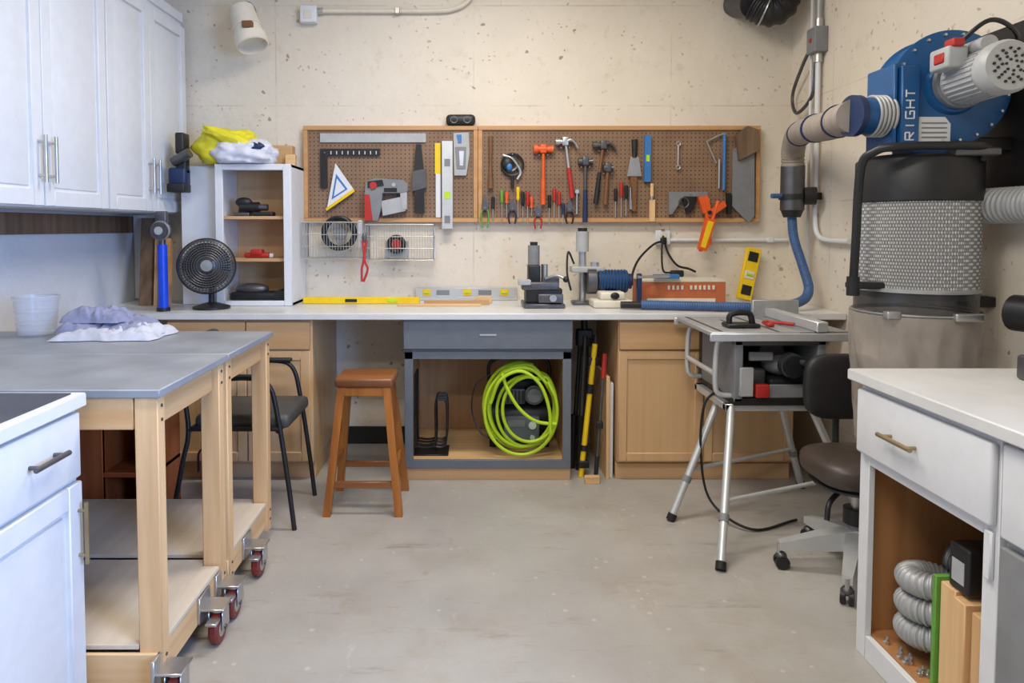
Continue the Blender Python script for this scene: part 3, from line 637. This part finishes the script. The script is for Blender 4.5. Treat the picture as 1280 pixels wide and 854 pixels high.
b.box(1.17,1.20,YB-.06,YB-.035,1.26,1.30,'rubber',.006); b.box(1.22,1.30,YB-.09,YB-.05,1.06,1.10,'black',.01); b.done()
b=B('electrical_conduit'); b.box(-1.045,-.945,YB-.06,YB,2.61,2.71,'white',.006); b.box(-1.02,-.97,YB-.064,YB-.06,2.63,2.68,'cream',.002)
b.tube([(-.945,YB-.025,2.685),(-.6,YB-.025,2.685),(-.25,YB-.025,2.685),(-.12,YB-.025,2.695),(-.03,YB-.025,2.74),(0,YB-.025,2.82),(0,YB-.025,3.09)],.014,'cream',10)
b.cyl((-.945,YB-.025,2.685),(-.91,YB-.025,2.685),.02,'steel'); b.box(-.47,-.44,YB-.045,YB,2.665,2.705,'steel',.003); b.done()
b=B('electrical_conduit'); x=XR-.03; y=3.88
b.box(XR-.075,XR,y-.05,y+.05,2.34,2.48,'mgrey',.006); b.cyl((XR-.08,y,2.41),(XR-.075,y,2.41),.012,'red')
b.tube([(x,y,2.48),(x,y,3.09)],.016,'galv',10,smooth=False); b.cyl((x,y,2.48),(x,y,2.53),.022,'steel'); b.cyl((x,y,2.29),(x,y,2.34),.022,'steel')
b.tube([(x,y,2.34),(x,y,1.6),(x,y,1.42),(x,y-.03,1.33),(x,y-.12,1.295),(x,y-.36,1.29)],.014,'white',10)
b.tube([(x,y+.08,3.0),(x,y+.08,1.5),(x,y+.08,1.0)],.008,'white',8,smooth=False)
b.tube([(x-.02,y+.05,2.38),(x-.03,y+.12,2.3),(x-.01,y+.28,2.16),(x-.02,y+.2,2.04),(x,y+.06,2.12),(x,y+.03,2.3)],.010,'dsteel',8)
b.done()
b=B('wall_spotlight'); p=Vector((-1.35,4.06,2.64)); q=Vector((-1.26,4.0,2.38)); d=(q-p)
b.cyl(p,p+d*.7,.072,'cream',r1=.084,seg=28); b.lathe([(.0,.18),(.082,.18),(.094,.185),(.094,.24),(.086,.245),(.08,.2),(.001,.195)],p,d,'cream',28); b.lathe([(.001,-.03),(.05,-.025),(.072,0)],p,d,'cream',28)
b.ring(p+d*.45,d,.082,.005,'cream'); b.cyl(p,(-1.36,YB,2.70),.02,'cream'); b.cyl((-1.36,YB-.02,2.70),(-1.36,YB,2.70),.06,'cream'); b.box(-1.31,-1.25,3.935,3.965,2.50,2.54,'brownhandle',.004); b.ring((-1.36,4.17,2.66),(0,1,.3),.05,.012,'darkwood'); b.done()
b=B('black_flexible_duct'); b.tube([(1.67,4.09,2.68),(1.74,4.06,2.635),(1.80,4.04,2.66),(1.82,4.04,2.78),(1.82,4.04,3.09)],.092,'black',22,rib=(.05,.03)); b.ring((1.72,4.07,2.645),(1,-.2,-.4),.096,.006,'steel'); b.cyl((1.66,4.10,2.69),(1.62,YB,2.74),.085,'dsteel'); b.done()

# ---------------------------------------------------------------- things on the back counter
b=B('yellow_level'); b.box(-1.0,-.31,4.02,4.05,.911,.951,'yellow',.003); b.box(-.75,-.68,4.016,4.052,.922,.94,'black',.002); b.box(-.50,-.44,4.016,4.052,.922,.94,'lime',.002); b.done()
b=B('wood_strip'); b.box(-.43,.05,3.90,3.94,.911,.922,'pinex',.001); b.box(-.28,.1,3.98,4.01,.911,.934,'frame',.001); b.box(.02,.12,4.06,4.10,.911,.95,'pinex',.002); b.done()
b=B('box_level'); b.box(-.35,.28,4.215,4.245,.93,.99,'alu',.003,); b.box(-.35,.28,4.21,4.25,.911,.932,'alu',.002); 
for x in (-.28,-.03,.2): b.box(x-.025,x+.025,4.211,4.216,.94,.98,'yellow',.004); b.cyl((x-.015,4.209,.96),(x+.015,4.209,.96),.006,'lime',seg=8)
for x in (-.18,.08): b.box(x-.04,x+.04,4.212,4.2155,.945,.975,'mgrey',.004)
b.done()
b=B('mortising_machine'); cx=.40;y=3.92
b.box(cx-.11,cx+.12,y-.13,y+.12,.911,.935,'dsteel',.004); b.box(cx-.095,cx+.11,y-.09,y+.08,.935,1.02,'black',.012); b.box(cx-.03,cx+.11,y-.125,y-.08,.94,.99,'dsteel',.006)
b.box(cx-.12,cx+.09,y-.10,y-.02,1.01,1.055,'dsteel',.008); b.cyl((cx+.02,y+.03,1.0),(cx+.02,y+.03,1.15),.02,'steel'); b.box(cx-.08,cx-.01,y-.05,y+.05,1.04,1.15,'black',.01); b.cyl((cx-.045,y,1.14),(cx-.045,y,1.26),.034,'mgrey'); b.cyl((cx-.045,y,1.26),(cx-.045,y,1.28),.022,'black')
b.tube([(cx+.02,y-.03,1.07),(cx+.08,y-.06,1.09),(cx+.13,y-.08,1.07)],.008,'steel'); b.ell((cx+.13,y-.08,1.07),(.018,.018,.018),'black'); b.box(cx-.14,cx-.07,y-.12,y-.05,1.04,1.07,'lgrey',.004)
b.box(cx+.0,cx+.10,y-.02,y+.05,1.04,1.075,'dsteel',.004); b.cyl((cx+.05,y-.13,.97),(cx+.05,y-.15,.97),.02,'steel'); b.done()
b=B('bench_grinder'); cx=.70
b.box(cx-.02,cx+.20,y-.12,y+.05,.911,.955,'cream',.01); b.box(cx+.02,cx+.16,y-.11,y+.02,.955,1.0,'cream',.012)
b.cyl((cx+.03,y+.05,1.05),(cx+.20,y+.05,1.05),.065,'dblue'); b.cyl((cx+.20,y+.05,1.05),(cx+.225,y+.05,1.05),.045,'dblue')
for i in range(9): b.ring((cx+.045+.018*i,y+.05,1.05),(1,0,0),.066,.004,'blue')
b.cyl((cx-.03,y+.05,1.05),(cx+.02,y+.05,1.05),.075,'dsteel'); b.box(cx+.06,cx+.14,y-.02,y+.09,.95,1.0,'dblue',.006)
b.cyl((cx-.05,y+.1,.911),(cx-.05,y+.1,1.32),.024,'steel'); b.cyl((cx-.05,y+.1,1.22),(cx-.05,y+.1,1.34),.038,'lgrey'); b.box(cx-.12,cx+.07,y+.03,y+.14,1.10,1.135,'lgrey',.006); b.cyl((cx+.02,y+.08,1.13),(cx+.02,y+.08,1.16),.025,'steel')
b.cyl((cx-.05,y+.1,1.34),(cx-.05,y+.1,1.36),.028,'black'); b.box(cx-.11,cx+.0,y+.04,y+.15,.911,.93,'dsteel',.004); b.ell((cx+.1,y-.115,.98),(.025,.01,.02),'black')
b.tube([(cx-.10,y+.09,1.15),(cx-.14,y+.05,1.22),(cx-.15,y+.02,1.1),(cx-.13,y,1.0)],.006,'black'); b.done()
b=B('cardboard_box'); b.box(.98,1.48,3.97,4.16,.911,1.055,'obox',.003); b.box(.98,1.48,3.968,4.162,1.045,1.06,'cream',.002); b.box(1.02,1.42,3.966,3.97,.925,.95,'cream',.001)
for i in range(11): 
    if i!=4: b.box(1.14+i*.026,1.154+i*.026,3.964,3.967,1.0,1.026,'cream',.001)
b.done()
b=B('bar_clamp'); b.cyl((.94,3.88,1.08),(1.18,3.95,1.08),.009,'steel'); b.box(.945,.97,3.88,3.92,.911,1.10,'dblue',.005); b.box(1.05,1.20,3.93,3.965,1.065,1.092,'skyblue',.006); b.done()
b=B('paper_sheets'); b.box(1.42,1.62,3.80,3.92,.911,.914,'white',.001,Rz(-6)); b.box(1.02,1.2,3.80,3.86,.911,.914,'white',.001,Rz(4)); b.done()
b=B('spirit_level'); b.T=Matrix.Translation((1.66,4.17,.911))@Matrix.Rotation(math.radians(14),4,'Y')@Matrix.Rotation(math.radians(-7),4,'X')
b.box(-.045,.045,-.015,.015,.012,.335,'yellow',.004); b.box(-.03,.03,-.02,-.015,.04,.10,'black',.003); b.box(-.03,.03,-.02,-.015,.14,.19,'cream',.003); b.box(-.03,.03,-.02,-.015,.25,.31,'black',.003); b.cyl((-.02,-.02,.165),(.02,-.02,.165),.008,'lime'); b.done()

# ---------------------------------------------------------------- dust collector ductwork
b=B('dust_hose')
b.tube([(1.40,2.52,1.77),(1.43,2.66,1.775),(1.50,2.9,1.79),(1.60,3.25,1.825),(1.68,3.5,1.845),(1.755,3.72,1.85),(1.80,3.85,1.79),(1.815,3.88,1.70)],.060,'duct',22,rib=(.035,.022))
for p,d in (((1.56,3.12,1.812),(.3,1,.1)),((1.70,3.56,1.848),(.3,1,0)),((1.44,2.7,1.778),(.3,1,0))): b.cyl(Vector(p)-Vector(d).normalized()*.008,Vector(p)+Vector(d).normalized()*.008,.066,'dblue',seg=24)
b.cyl((1.815,3.88,1.46),(1.815,3.88,1.71),.064,'dsteel'); b.cyl((1.815,3.88,1.52),(1.815,3.88,1.55),.072,'black'); b.box(1.83,XR,3.86,3.90,1.52,1.56,'black',.004); b.cyl((1.87,3.86,1.54),(1.93,3.84,1.54),.05,'black')
b.cyl((1.69,3.86,1.54),(1.81,3.88,1.54),.014,'bhose'); b.cyl((1.815,3.88,1.42),(1.815,3.88,1.46),.045,'black',r1=.06); b.done()
b=B('blue_vacuum_hose')
b.tube([(1.815,3.88,1.42),(1.825,3.87,1.30),(1.86,3.83,1.14),(1.86,3.76,1.02),(1.78,3.69,.96),(1.6,3.64,.938),(1.4,3.64,.938),(1.2,3.68,.938),(1.02,3.72,.938),(.93,3.74,.938)],.025,'bhose',14,rib=(.04,.012)); b.cyl((.82,3.75,.936),(.94,3.74,.936),.02,'black'); b.done()

# ---------------------------------------------------------------- dust collector
b=B('dust_collector'); cx,cy=1.69,2.60; Z=(0,0,1); RR=.205
b.lathe([(.001,1.630),(RR-.035,1.630),(RR,1.615),(RR+.003,1.61),(RR+.003,1.46),(RR-.004,1.455)],(cx,cy,0),Z,'black',64)
n=110; vs=[];fs=[]
for z in (1.135,1.457):
    for i in range(n*2):
        R=RR-.002 if i%2 else RR-.006; t=pi*i/n; vs.append((cx+R*math.cos(t),cy+R*math.sin(t),z))
for i in range(2*n): j=(i+1)%(2*n); fs.append([i,j,2*n+j,2*n+i])
b.add(vs,fs,'filter')
b.lathe([(RR-.005,1.14),(RR+.004,1.137),(RR+.004,1.125),(RR-.005,1.122)],(cx,cy,0),Z,'galv',64)
b.lathe([(RR-.001,1.124),(RR-.001,1.055),(RR+.006,1.05),(RR+.006,1.04),(RR-.004,1.035)],(cx,cy,0),Z,'smoke',64)
b.ring((cx,cy,1.045),Z,RR+.007,.005,'steel',64)
b.box(cx+.0,cx+.10,cy-.232,cy-.205,1.03,1.06,'steel',.006); b.box(cx-.20,cx-.15,cy-.165,cy-.13,1.03,1.06,'steel',.006)
b.lathe([(.001,1.12),(RR-.012,1.12),(RR-.012,1.10),(.001,1.09)],(cx,cy,0),Z,'galv',40)
vs=[];fs=[];rows=34;seg=160
for k in range(rows+1):
    f=k/rows; z=1.04-.50*f; Rb=RR+.014-.030*f
    for i in range(seg):
        t=2*pi*i/seg; q=Vector((math.cos(t)*3.5,math.sin(t)*3.5,f*1.8))
        w_=1+.035*math.sin(13*t+3*f+2*noise.noise(q))*min(1,f*4)*(.5+noise.noise(q*1.3))+.06*noise.noise(q)*min(1,f*5)+.02*(1-3*abs(noise.noise(Vector((math.cos(t)*5,math.sin(t)*5,f*3)))))*min(1,f*5)
        vs.append((cx+Rb*w_*math.cos(t),cy+Rb*w_*math.sin(t),z))
for k in range(rows):
    for i in range(seg): j=(i+1)%seg; fs.append([k*seg+i,k*seg+j,(k+1)*seg+j,(k+1)*seg+i])
b.add(vs,fs,'bag',True); b.lathe([(.001,.543),(RR-.03,.541),(RR-.028,.66),(.08,.73),(.001,.74)],(cx,cy,0),Z,'dust',40)
b.tube([(1.80,2.42,1.60),(1.80,2.40,1.64),(1.72,2.38,1.645),(1.50,2.40,1.645),(1.43,2.44,1.63),(1.405,2.48,1.57),(1.405,2.50,1.3),(1.41,2.52,1.14)],.015,'black',12,6)
b.box(1.40,1.52,2.50,2.56,1.135,1.16,'black',.005); b.cyl((1.41,2.52,1.11),(1.41,2.52,1.18),.022,'black')
b.box(1.68,1.84,2.38,2.44,1.612,1.64,'dsteel',.005)
c=Vector((1.735,2.56,1.865)); ax=Vector((-.09,-1,0)).normalized()
b.lathe([(.001,-.075),(.195,-.075),(.205,-.07),(.205,-.066),(.195,-.06),(.195,.06),(.207,.066),(.207,.072),(.19,.078),(.10,.085),(.09,.10),(.001,.10)],c,ax,'blue',56)
u=ax.orthogonal().normalized(); w=ax.cross(u)
for i in range(20):
    t=2*pi*i/20; p=c+(u*math.cos(t)+w*math.sin(t))*.19+ax*.075; b.cyl(p,p+ax*.012,.005,'steel',seg=6)
b.box(1.525,1.68,2.49,2.63,1.65,1.87,'blue',.008); b.box(1.515,1.53,2.475,2.645,1.65,1.95,'blue',.004); b.box(1.60,1.82,2.485,2.62,1.63,1.75,'blue',.006)
b.box(1.535,1.60,2.46,2.49,1.65,1.94,'blue',.004)
b.box(1.61,1.725,2.478,2.482,1.67,1.76,'white',.001)
for i in range(4): b.box(1.62,1.71,2.475,2.479,1.685+i*.017,1.689+i*.017,'mgrey',0)
def glyph(strokes,z):
    for (a0,c0,a1,c1) in strokes:
        p0=Vector((1.550+.030*(1-a0),2.4590,z+.026*c0)); p1=Vector((1.550+.030*(1-a1),2.4590,z+.026*c1))
        b.cyl(p0,p1,.0026,'white',seg=6)
G={'R':[(0,0,1,0),(1,0,1,1),(1,1,.5,1),(.5,1,.5,0),(.5,.3,0,1)],'I':[(0,.5,1,.5)],'G':[(1,1,1,0),(1,0,0,0),(0,0,0,1),(0,1,.5,1),(.5,1,.5,.5)],'H':[(0,0,1,0),(0,1,1,1),(.5,0,.5,1)],'T':[(1,0,1,1),(0,.5,1,.5)]}
for i,ch in enumerate('RIGHT'): glyph(G[ch],1.675+i*.038)
b.cyl((1.39,2.52,1.77),(1.47,2.53,1.77),.067,'blue',seg=28); b.cyl((1.385,2.52,1.77),(1.41,2.523,1.77),.075,'dblue',seg=28); b.cyl((1.46,2.53,1.77),(1.53,2.54,1.77),.072,'duct',seg=28)
for i in range(5): b.ring((1.465+.014*i,2.53,1.77),(1,0,0),.072,.005,'lgrey',28)
m0=c+ax*.10+Vector((.012,0,.012))
b.cyl(m0,m0+ax*.025,.092,'mgrey',seg=32); b.cyl(m0+ax*.02,m0+ax*.22,.080,'lgrey',seg=36)
for i in range(30):
    t=2*pi*i/30; d=u*math.cos(t)+w*math.sin(t); b.cyl(m0+ax*.04+d*.081,m0+ax*.20+d*.081,.004,'lgrey',seg=5)
b.lathe([(.080,.215),(.087,.22),(.087,.25),(.078,.268),(.001,.272)],m0,ax,'lgrey',32)
for R in (.018,.030,.042,.054): 
    k=max(6,int(R*260))
    for i in range(k):
        t=2*pi*i/k; p=m0+(u*math.cos(t)+w*math.sin(t))*R+ax*.269; b.cyl(p,p+ax*.005,.0045,'black',seg=6)
b.cyl(m0+ax*.05+Vector((-.02,0,.09)),m0+ax*.19+Vector((-.02,0,.09)),.028,'lgrey'); b.box(1.60,1.67,2.32,2.42,1.90,1.975,'lgrey',.01); b.box(1.595,1.61,2.34,2.39,1.92,1.955,'red',.004); b.box(1.61,1.65,2.31,2.36,1.97,1.997,'red',.006)
b.box(1.80,XR,2.50,2.60,1.64,1.69,'black',.004); b.box(XR-.012,XR,2.42,2.70,1.50,2.10,'black',.003); b.box(1.90,XR,2.5,2.56,1.9,2.02,'black',.004); b.box(1.88,XR,2.56,2.64,1.06,1.10,'black',.004)
b.tube([(1.64,2.36,1.97),(1.72,2.3,2.05),(1.85,2.35,2.02),(1.95,2.5,1.98)],.008,'black',8)
b.done((cx,cy,0))
b=B('flexible_duct'); b.tube([(1.87,2.56,1.44),(1.89,2.42,1.44),(1.905,2.25,1.44),(1.905,1.7,1.44),(1.905,1.2,1.44)],.062,'galv',20,rib=(.05,.02)); b.box(1.95,XR,1.5,1.53,1.40,1.50,'black',.003); b.done()
b=B('duct_coupling'); b.cyl((1.86,2.33,1.07),(1.90,2.2,1.07),.062,'black'); b.cyl((1.90,2.2,1.07),(1.905,2.15,1.07),.070,'blue'); b.cyl((1.905,2.16,1.07),(1.905,1.4,1.07),.055,'black'); b.box(1.93,XR,1.7,1.74,1.04,1.10,'black',.003); b.done()
# ---------------------------------------------------------------- table saw
b=B('table_saw')
b.box(1.06,1.45,3.0,3.52,.878,.90,'galv',.004); b.box(1.455,1.68,3.02,3.50,.878,.90,'mgrey',.004)
b.box(1.05,1.68,2.985,3.0,.86,.895,'alu',.003); b.box(1.05,1.68,3.52,3.535,.86,.895,'alu',.003)
b.box(1.24,1.245,3.1,3.4,.9,.902,'black',0); b.box(1.10,1.115,3.01,3.51,.9,.9015,'dsteel',0); b.box(1.35,1.365,3.01,3.51,.9,.9015,'dsteel',0)
b.box(1.52,1.57,2.99,3.53,.90,.945,'alu',.004)
b.box(1.46,1.70,3.535,3.56,.86,.985,'galv',.003)
b.box(1.17,1.21,3.02,3.5,.58,.878,'mgrey',.006); b.box(1.54,1.58,3.02,3.5,.58,.878,'mgrey',.006); b.box(1.17,1.58,3.44,3.5,.58,.878,'black',.006); b.box(1.17,1.58,3.02,3.06,.835,.878,'dsteel',.004); b.box(1.17,1.58,3.02,3.5,.565,.60,'black',.004)
b.box(1.21,1.33,3.06,3.25,.60,.72,'dsteel',.012); b.box(1.34,1.50,3.04,3.2,.60,.68,'black',.01); b.ell((1.43,3.14,.73),(.09,.07,.05),'mgrey'); b.cyl((1.42,2.99,.75),(1.42,3.03,.75),.055,'dsteel'); b.cyl((1.42,2.975,.75),(1.42,2.99,.75),.048,'black'); b.cyl((1.45,2.94,.77),(1.45,2.98,.77),.012,'dsteel')
b.box(1.26,1.32,2.995,3.03,.605,.665,'red',.006); b.box(1.19,1.25,3.0,3.02,.61,.74,'lgrey',.004); b.box(1.33,1.54,3.02,3.035,.60,.66,'mgrey',.004)
b.box(1.25,1.36,3.055,3.07,.76,.80,'mgrey',.004)
b.cyl((1.38,3.12,.78),(1.38,3.35,.78),.06,'dsteel'); b.box(1.212,1.235,3.1,3.3,.66,.80,'lgrey',.004)
for yy in (3.06,3.46):
    b.tube([(1.20,yy,.865),(1.13,yy,.86),(1.105,yy,.82),(1.10,yy,.66),(1.12,yy,.61),(1.20,yy,.60)],.012,'alu',10)
b.cyl((1.10,3.06,.70),(1.10,3.46,.70),.012,'alu')
b.box(1.14,1.58,3.04,3.075,.535,.567,'alu',.004); b.box(1.14,1.58,3.43,3.465,.535,.567,'alu',.004); b.box(1.14,1.175,3.04,3.465,.535,.567,'alu',.004); b.box(1.545,1.58,3.04,3.465,.535,.567,'alu',.004)
for p,q in (((1.17,3.05,.55),(.99,2.66,.02)),((1.19,3.25,.55),(.93,3.12,.02)),((1.55,3.10,.55),(1.78,3.04,.02)),((1.55,3.44,.55),(1.72,3.52,.02))):
    b.cyl(p,q,.017,'alu',seg=14); p=Vector(p);q=Vector(q); e=(q-p).normalized(); b.cyl(q-e*.012,q+e*.02,.021,'rubber',seg=12); b.cyl(q-e*.20,q-e*.17,.021,'mgrey',seg=12)
b.cyl((1.05,2.80,.22),(1.68,3.07,.22),.010,'alu'); b.cyl((1.02,3.17,.22),(1.65,3.48,.22),.010,'alu')
b.tube([(1.17,3.2,.6),(1.10,3.2,.52),(1.08,3.18,.3),(1.12,3.15,.08),(1.25,3.0,.012),(1.5,3.1,.012)],.006,'rubber',8)
b.done()
b=B('push_block'); b.box(1.17,1.32,3.10,3.19,.903,.92,'black',.004); b.tube([(1.19,3.145,.915),(1.20,3.145,.96),(1.28,3.145,.965),(1.30,3.145,.915)],.014,'black',8); b.done()
b=B('red_clamp'); b.tube([(1.38,3.22,.912),(1.42,3.24,.912),(1.50,3.16,.912)],.008,'red',8); b.box(1.37,1.40,3.14,3.18,.902,.918,'red',.004); b.done()
# ---------------------------------------------------------------- rolling chair
b=B('rolling_shop_chair'); cx,cy=1.51,2.64
b.ell((cx,cy,.425),(.185,.18,.060),'vinyl',36,16,0,1,None,.6); b.lathe([(.001,-.0),(.16,0),(.17,.012),(.16,.02),(.001,.02)],(cx,cy,.355),(0,0,1),'black',28)
b.ell((cx+.07,cy+.245,.685),(.165,.032,.14),'vinylb',32,16,0,1,None,.55)
b.tube([(cx+.04,cy+.12,.36),(cx+.06,cy+.25,.36),(cx+.07,cy+.29,.45),(cx+.07,cy+.29,.68)],.014,'black',8)
b.cyl((cx,cy,.10),(cx,cy,.24),.030,'mgrey'); b.cyl((cx,cy,.24),(cx,cy,.36),.018,'steel'); b.box(cx-.07,cx+.07,cy-.05,cy+.05,.325,.357,'black',.006); b.tube([(cx-.05,cy,.34),(cx-.13,cy-.05,.30),(cx-.15,cy-.07,.24)],.010,'black')
b.cyl((cx,cy,.20),(cx,cy,.26),.045,'black')
for a in (172,236,318,28,100):
    t=math.radians(a); d=Vector((math.cos(t),math.sin(t),0)); e=Vector((-d.y,d.x,0)); R=.285
    vs=[]
    for f,wd,zt,zb in ((.02,.032,.18,.10),(.5,.026,.15,.085),(1,.018,.108,.078)):
        p=Vector((cx,cy,0))+d*R*f
        for s,z in ((-1,zb),(1,zb),(1,zt),(-1,zt)): vs.append(p+e*wd*s+Vector((0,0,z)))
    fs=[[0,1,2,3],[8,9,10,11]]
    for k in (0,4):
        for i in range(4): j=(i+1)%4; fs.append([k+i,k+j,k+4+j,k+4+i])
    b.add(vs,fs,'alu')
    p=Vector((cx,cy,0))+d*R; b.cyl(p+Vector((0,0,.045)),p+Vector((0,0,.10)),.008,'steel',seg=8)
    for s in (-.014,.014): b.cyl(p+e*s-e*.008-d*.012+Vector((0,0,.027)),p+e*s+e*.008-d*.012+Vector((0,0,.027)),.027,'black',seg=18)
    b.ell(p+Vector((0,0,.05))-d*.01,(.022,.022,.018),'dsteel')
b.done()

# ---------------------------------------------------------------- right white cabinet
b=B('white_drawer_cabinet'); xf=1.24; y0,y1=1.575,2.15
b.box(1.205,XR-.002,.95,2.175,.875,.91,'ctop',.004)
b.box(xf+.02,XR-.01,y1-.018,y1,.0,.874,'white'); b.box(xf+.02,XR-.01,y0,y0+.018,.0,.874,'white'); b.box(XR-.03,XR-.01,y0+.018,y1-.018,.0,.874,'cabin')
b.box(xf+.02,XR-.03,y0+.018,y1-.018,.06,.078,'cabin'); b.box(xf+.022,XR-.03,y1-.024,y1-.018,.078,.64,'cabin'); b.box(xf+.022,XR-.03,y0+.018,y0+.024,.078,.64,'cabin'); b.box(xf+.02,XR-.03,y0+.018,y1-.018,.64,.655,'cabin')
b.box(xf,xf+.02,y1-.05,y1,0,.874,'white'); b.box(xf,xf+.02,y0,y0+.05,0,.874,'white'); b.box(xf,xf+.02,y0+.05,y1-.05,.0,.075,'white'); b.box(xf,xf+.02,y0+.05,y1-.05,.62,.874,'white')
b.box(xf-.022,xf,y0+.005,y1-.01,.655,.855,'white',.008)
barhandle(b,(xf-.022,1.83,.755),(xf-.022,1.98,.755),(-.028,0,0),'brass',.007)
b.box(xf-.012,xf,y0+.01,y0+.035,.52,.64,'white',.004)
b.done()
b=B('steel_blue_cabinet'); b.box(xf+.01,XR-.01,.95,1.568,.0,.873,'lgrey',.004); b.box(xf-.012,xf+.01,.97,1.56,.10,.62,'mgrey',.006); b.box(xf-.012,xf+.01,.97,1.56,.64,.86,'white',.006); b.done()
b=B('coiled_hose')
b.tube([(1.395+.082*math.cos(t*.3333),1.985+.082*math.sin(t*.3333),.118+t*.0041) for t in range(60)],.036,'galv',16,2,rib=(.07,.014))
b.done()
b=B('stacked_boards'); b.box(1.275,1.60,1.835,1.85,.079,.405,'green',.002); b.box(1.285,1.60,1.775,1.832,.079,.395,'pine',.003); b.box(1.275,1.60,1.725,1.772,.079,.385,'pine',.003); b.box(1.29,1.60,1.675,1.722,.079,.37,'pine',.003); b.done()
b=B('black_case'); b.box(1.29,1.50,1.735,1.81,.396,.52,'black',.008); b.box(1.288,1.291,1.75,1.795,.42,.48,'lgrey',0); b.done()
b=B('loose_bolts')
rnd=random.Random(9)
for i in range(9):
    x=1.275+rnd.random()*.03; y=1.88+rnd.random()*.2; b.cyl((x,y,.078),(x,y,.088),.009,'steel',seg=6); b.cyl((x,y,.088),(x+.004,y,.10),.004,'steel',seg=8)
b.done()
b=B('charger_block'); b.box(1.62,1.71,1.93,2.02,.911,.985,'dsteel',.01); b.box(1.625,1.655,1.925,1.93,.93,.96,'lgrey',.003); b.cyl((1.69,1.925,.945),(1.69,1.93,.945),.012,'black'); b.cyl((1.665,1.975,.98),(1.665,1.975,.995),.03,'mgrey'); b.done()

# ---------------------------------------------------------------- camera, world, lights
cam=bpy.data.cameras.new('camera'); co=bpy.data.objects.new('camera',cam); sc.collection.objects.link(co); sc.camera=co
PITCH=2.5
co.location=(0,0,1.36); co.rotation_euler=(math.radians(90-PITCH),0,0); cam.lens=24; cam.sensor_width=36; cam.clip_start=.05
cam.shift_x=50/1280; cam.shift_y=-(142-853.3*math.tan(math.radians(PITCH)))/1280
w=bpy.data.worlds.new('world'); sc.world=w; w.use_nodes=True; bg=w.node_tree.nodes['Background']; bg.inputs[0].default_value=(.90,.93,1,1); bg.inputs[1].default_value=.26
def area(name,loc,rot,sx,sy,pw,col):
    l=bpy.data.lights.new(name,'AREA'); l.shape='RECTANGLE'; l.size=sx; l.size_y=sy; l.energy=pw; l.color=col
    o=bpy.data.objects.new(name,l); o.location=loc; o.rotation_euler=rot; sc.collection.objects.link(o); return o
for y,p in ((2.9,36),(1.2,37),(-.5,28)): area('ceiling_tube_light',(-.2 if y<2 else .2,y,ZC-.08),(0,0,0),1.24,.3,p,(1,.93,.83))
o=area('daylight_window',(1.8,.2,1.55),(0,0,0),1.2,1.2,46,(.26,.48,1)); d=Vector((-2.0,2.5,1.25))-o.location; o.rotation_euler=d.to_track_quat('-Z','Y').to_euler(); o.data.spread=math.radians(95)
sc.view_settings.view_transform='Standard'
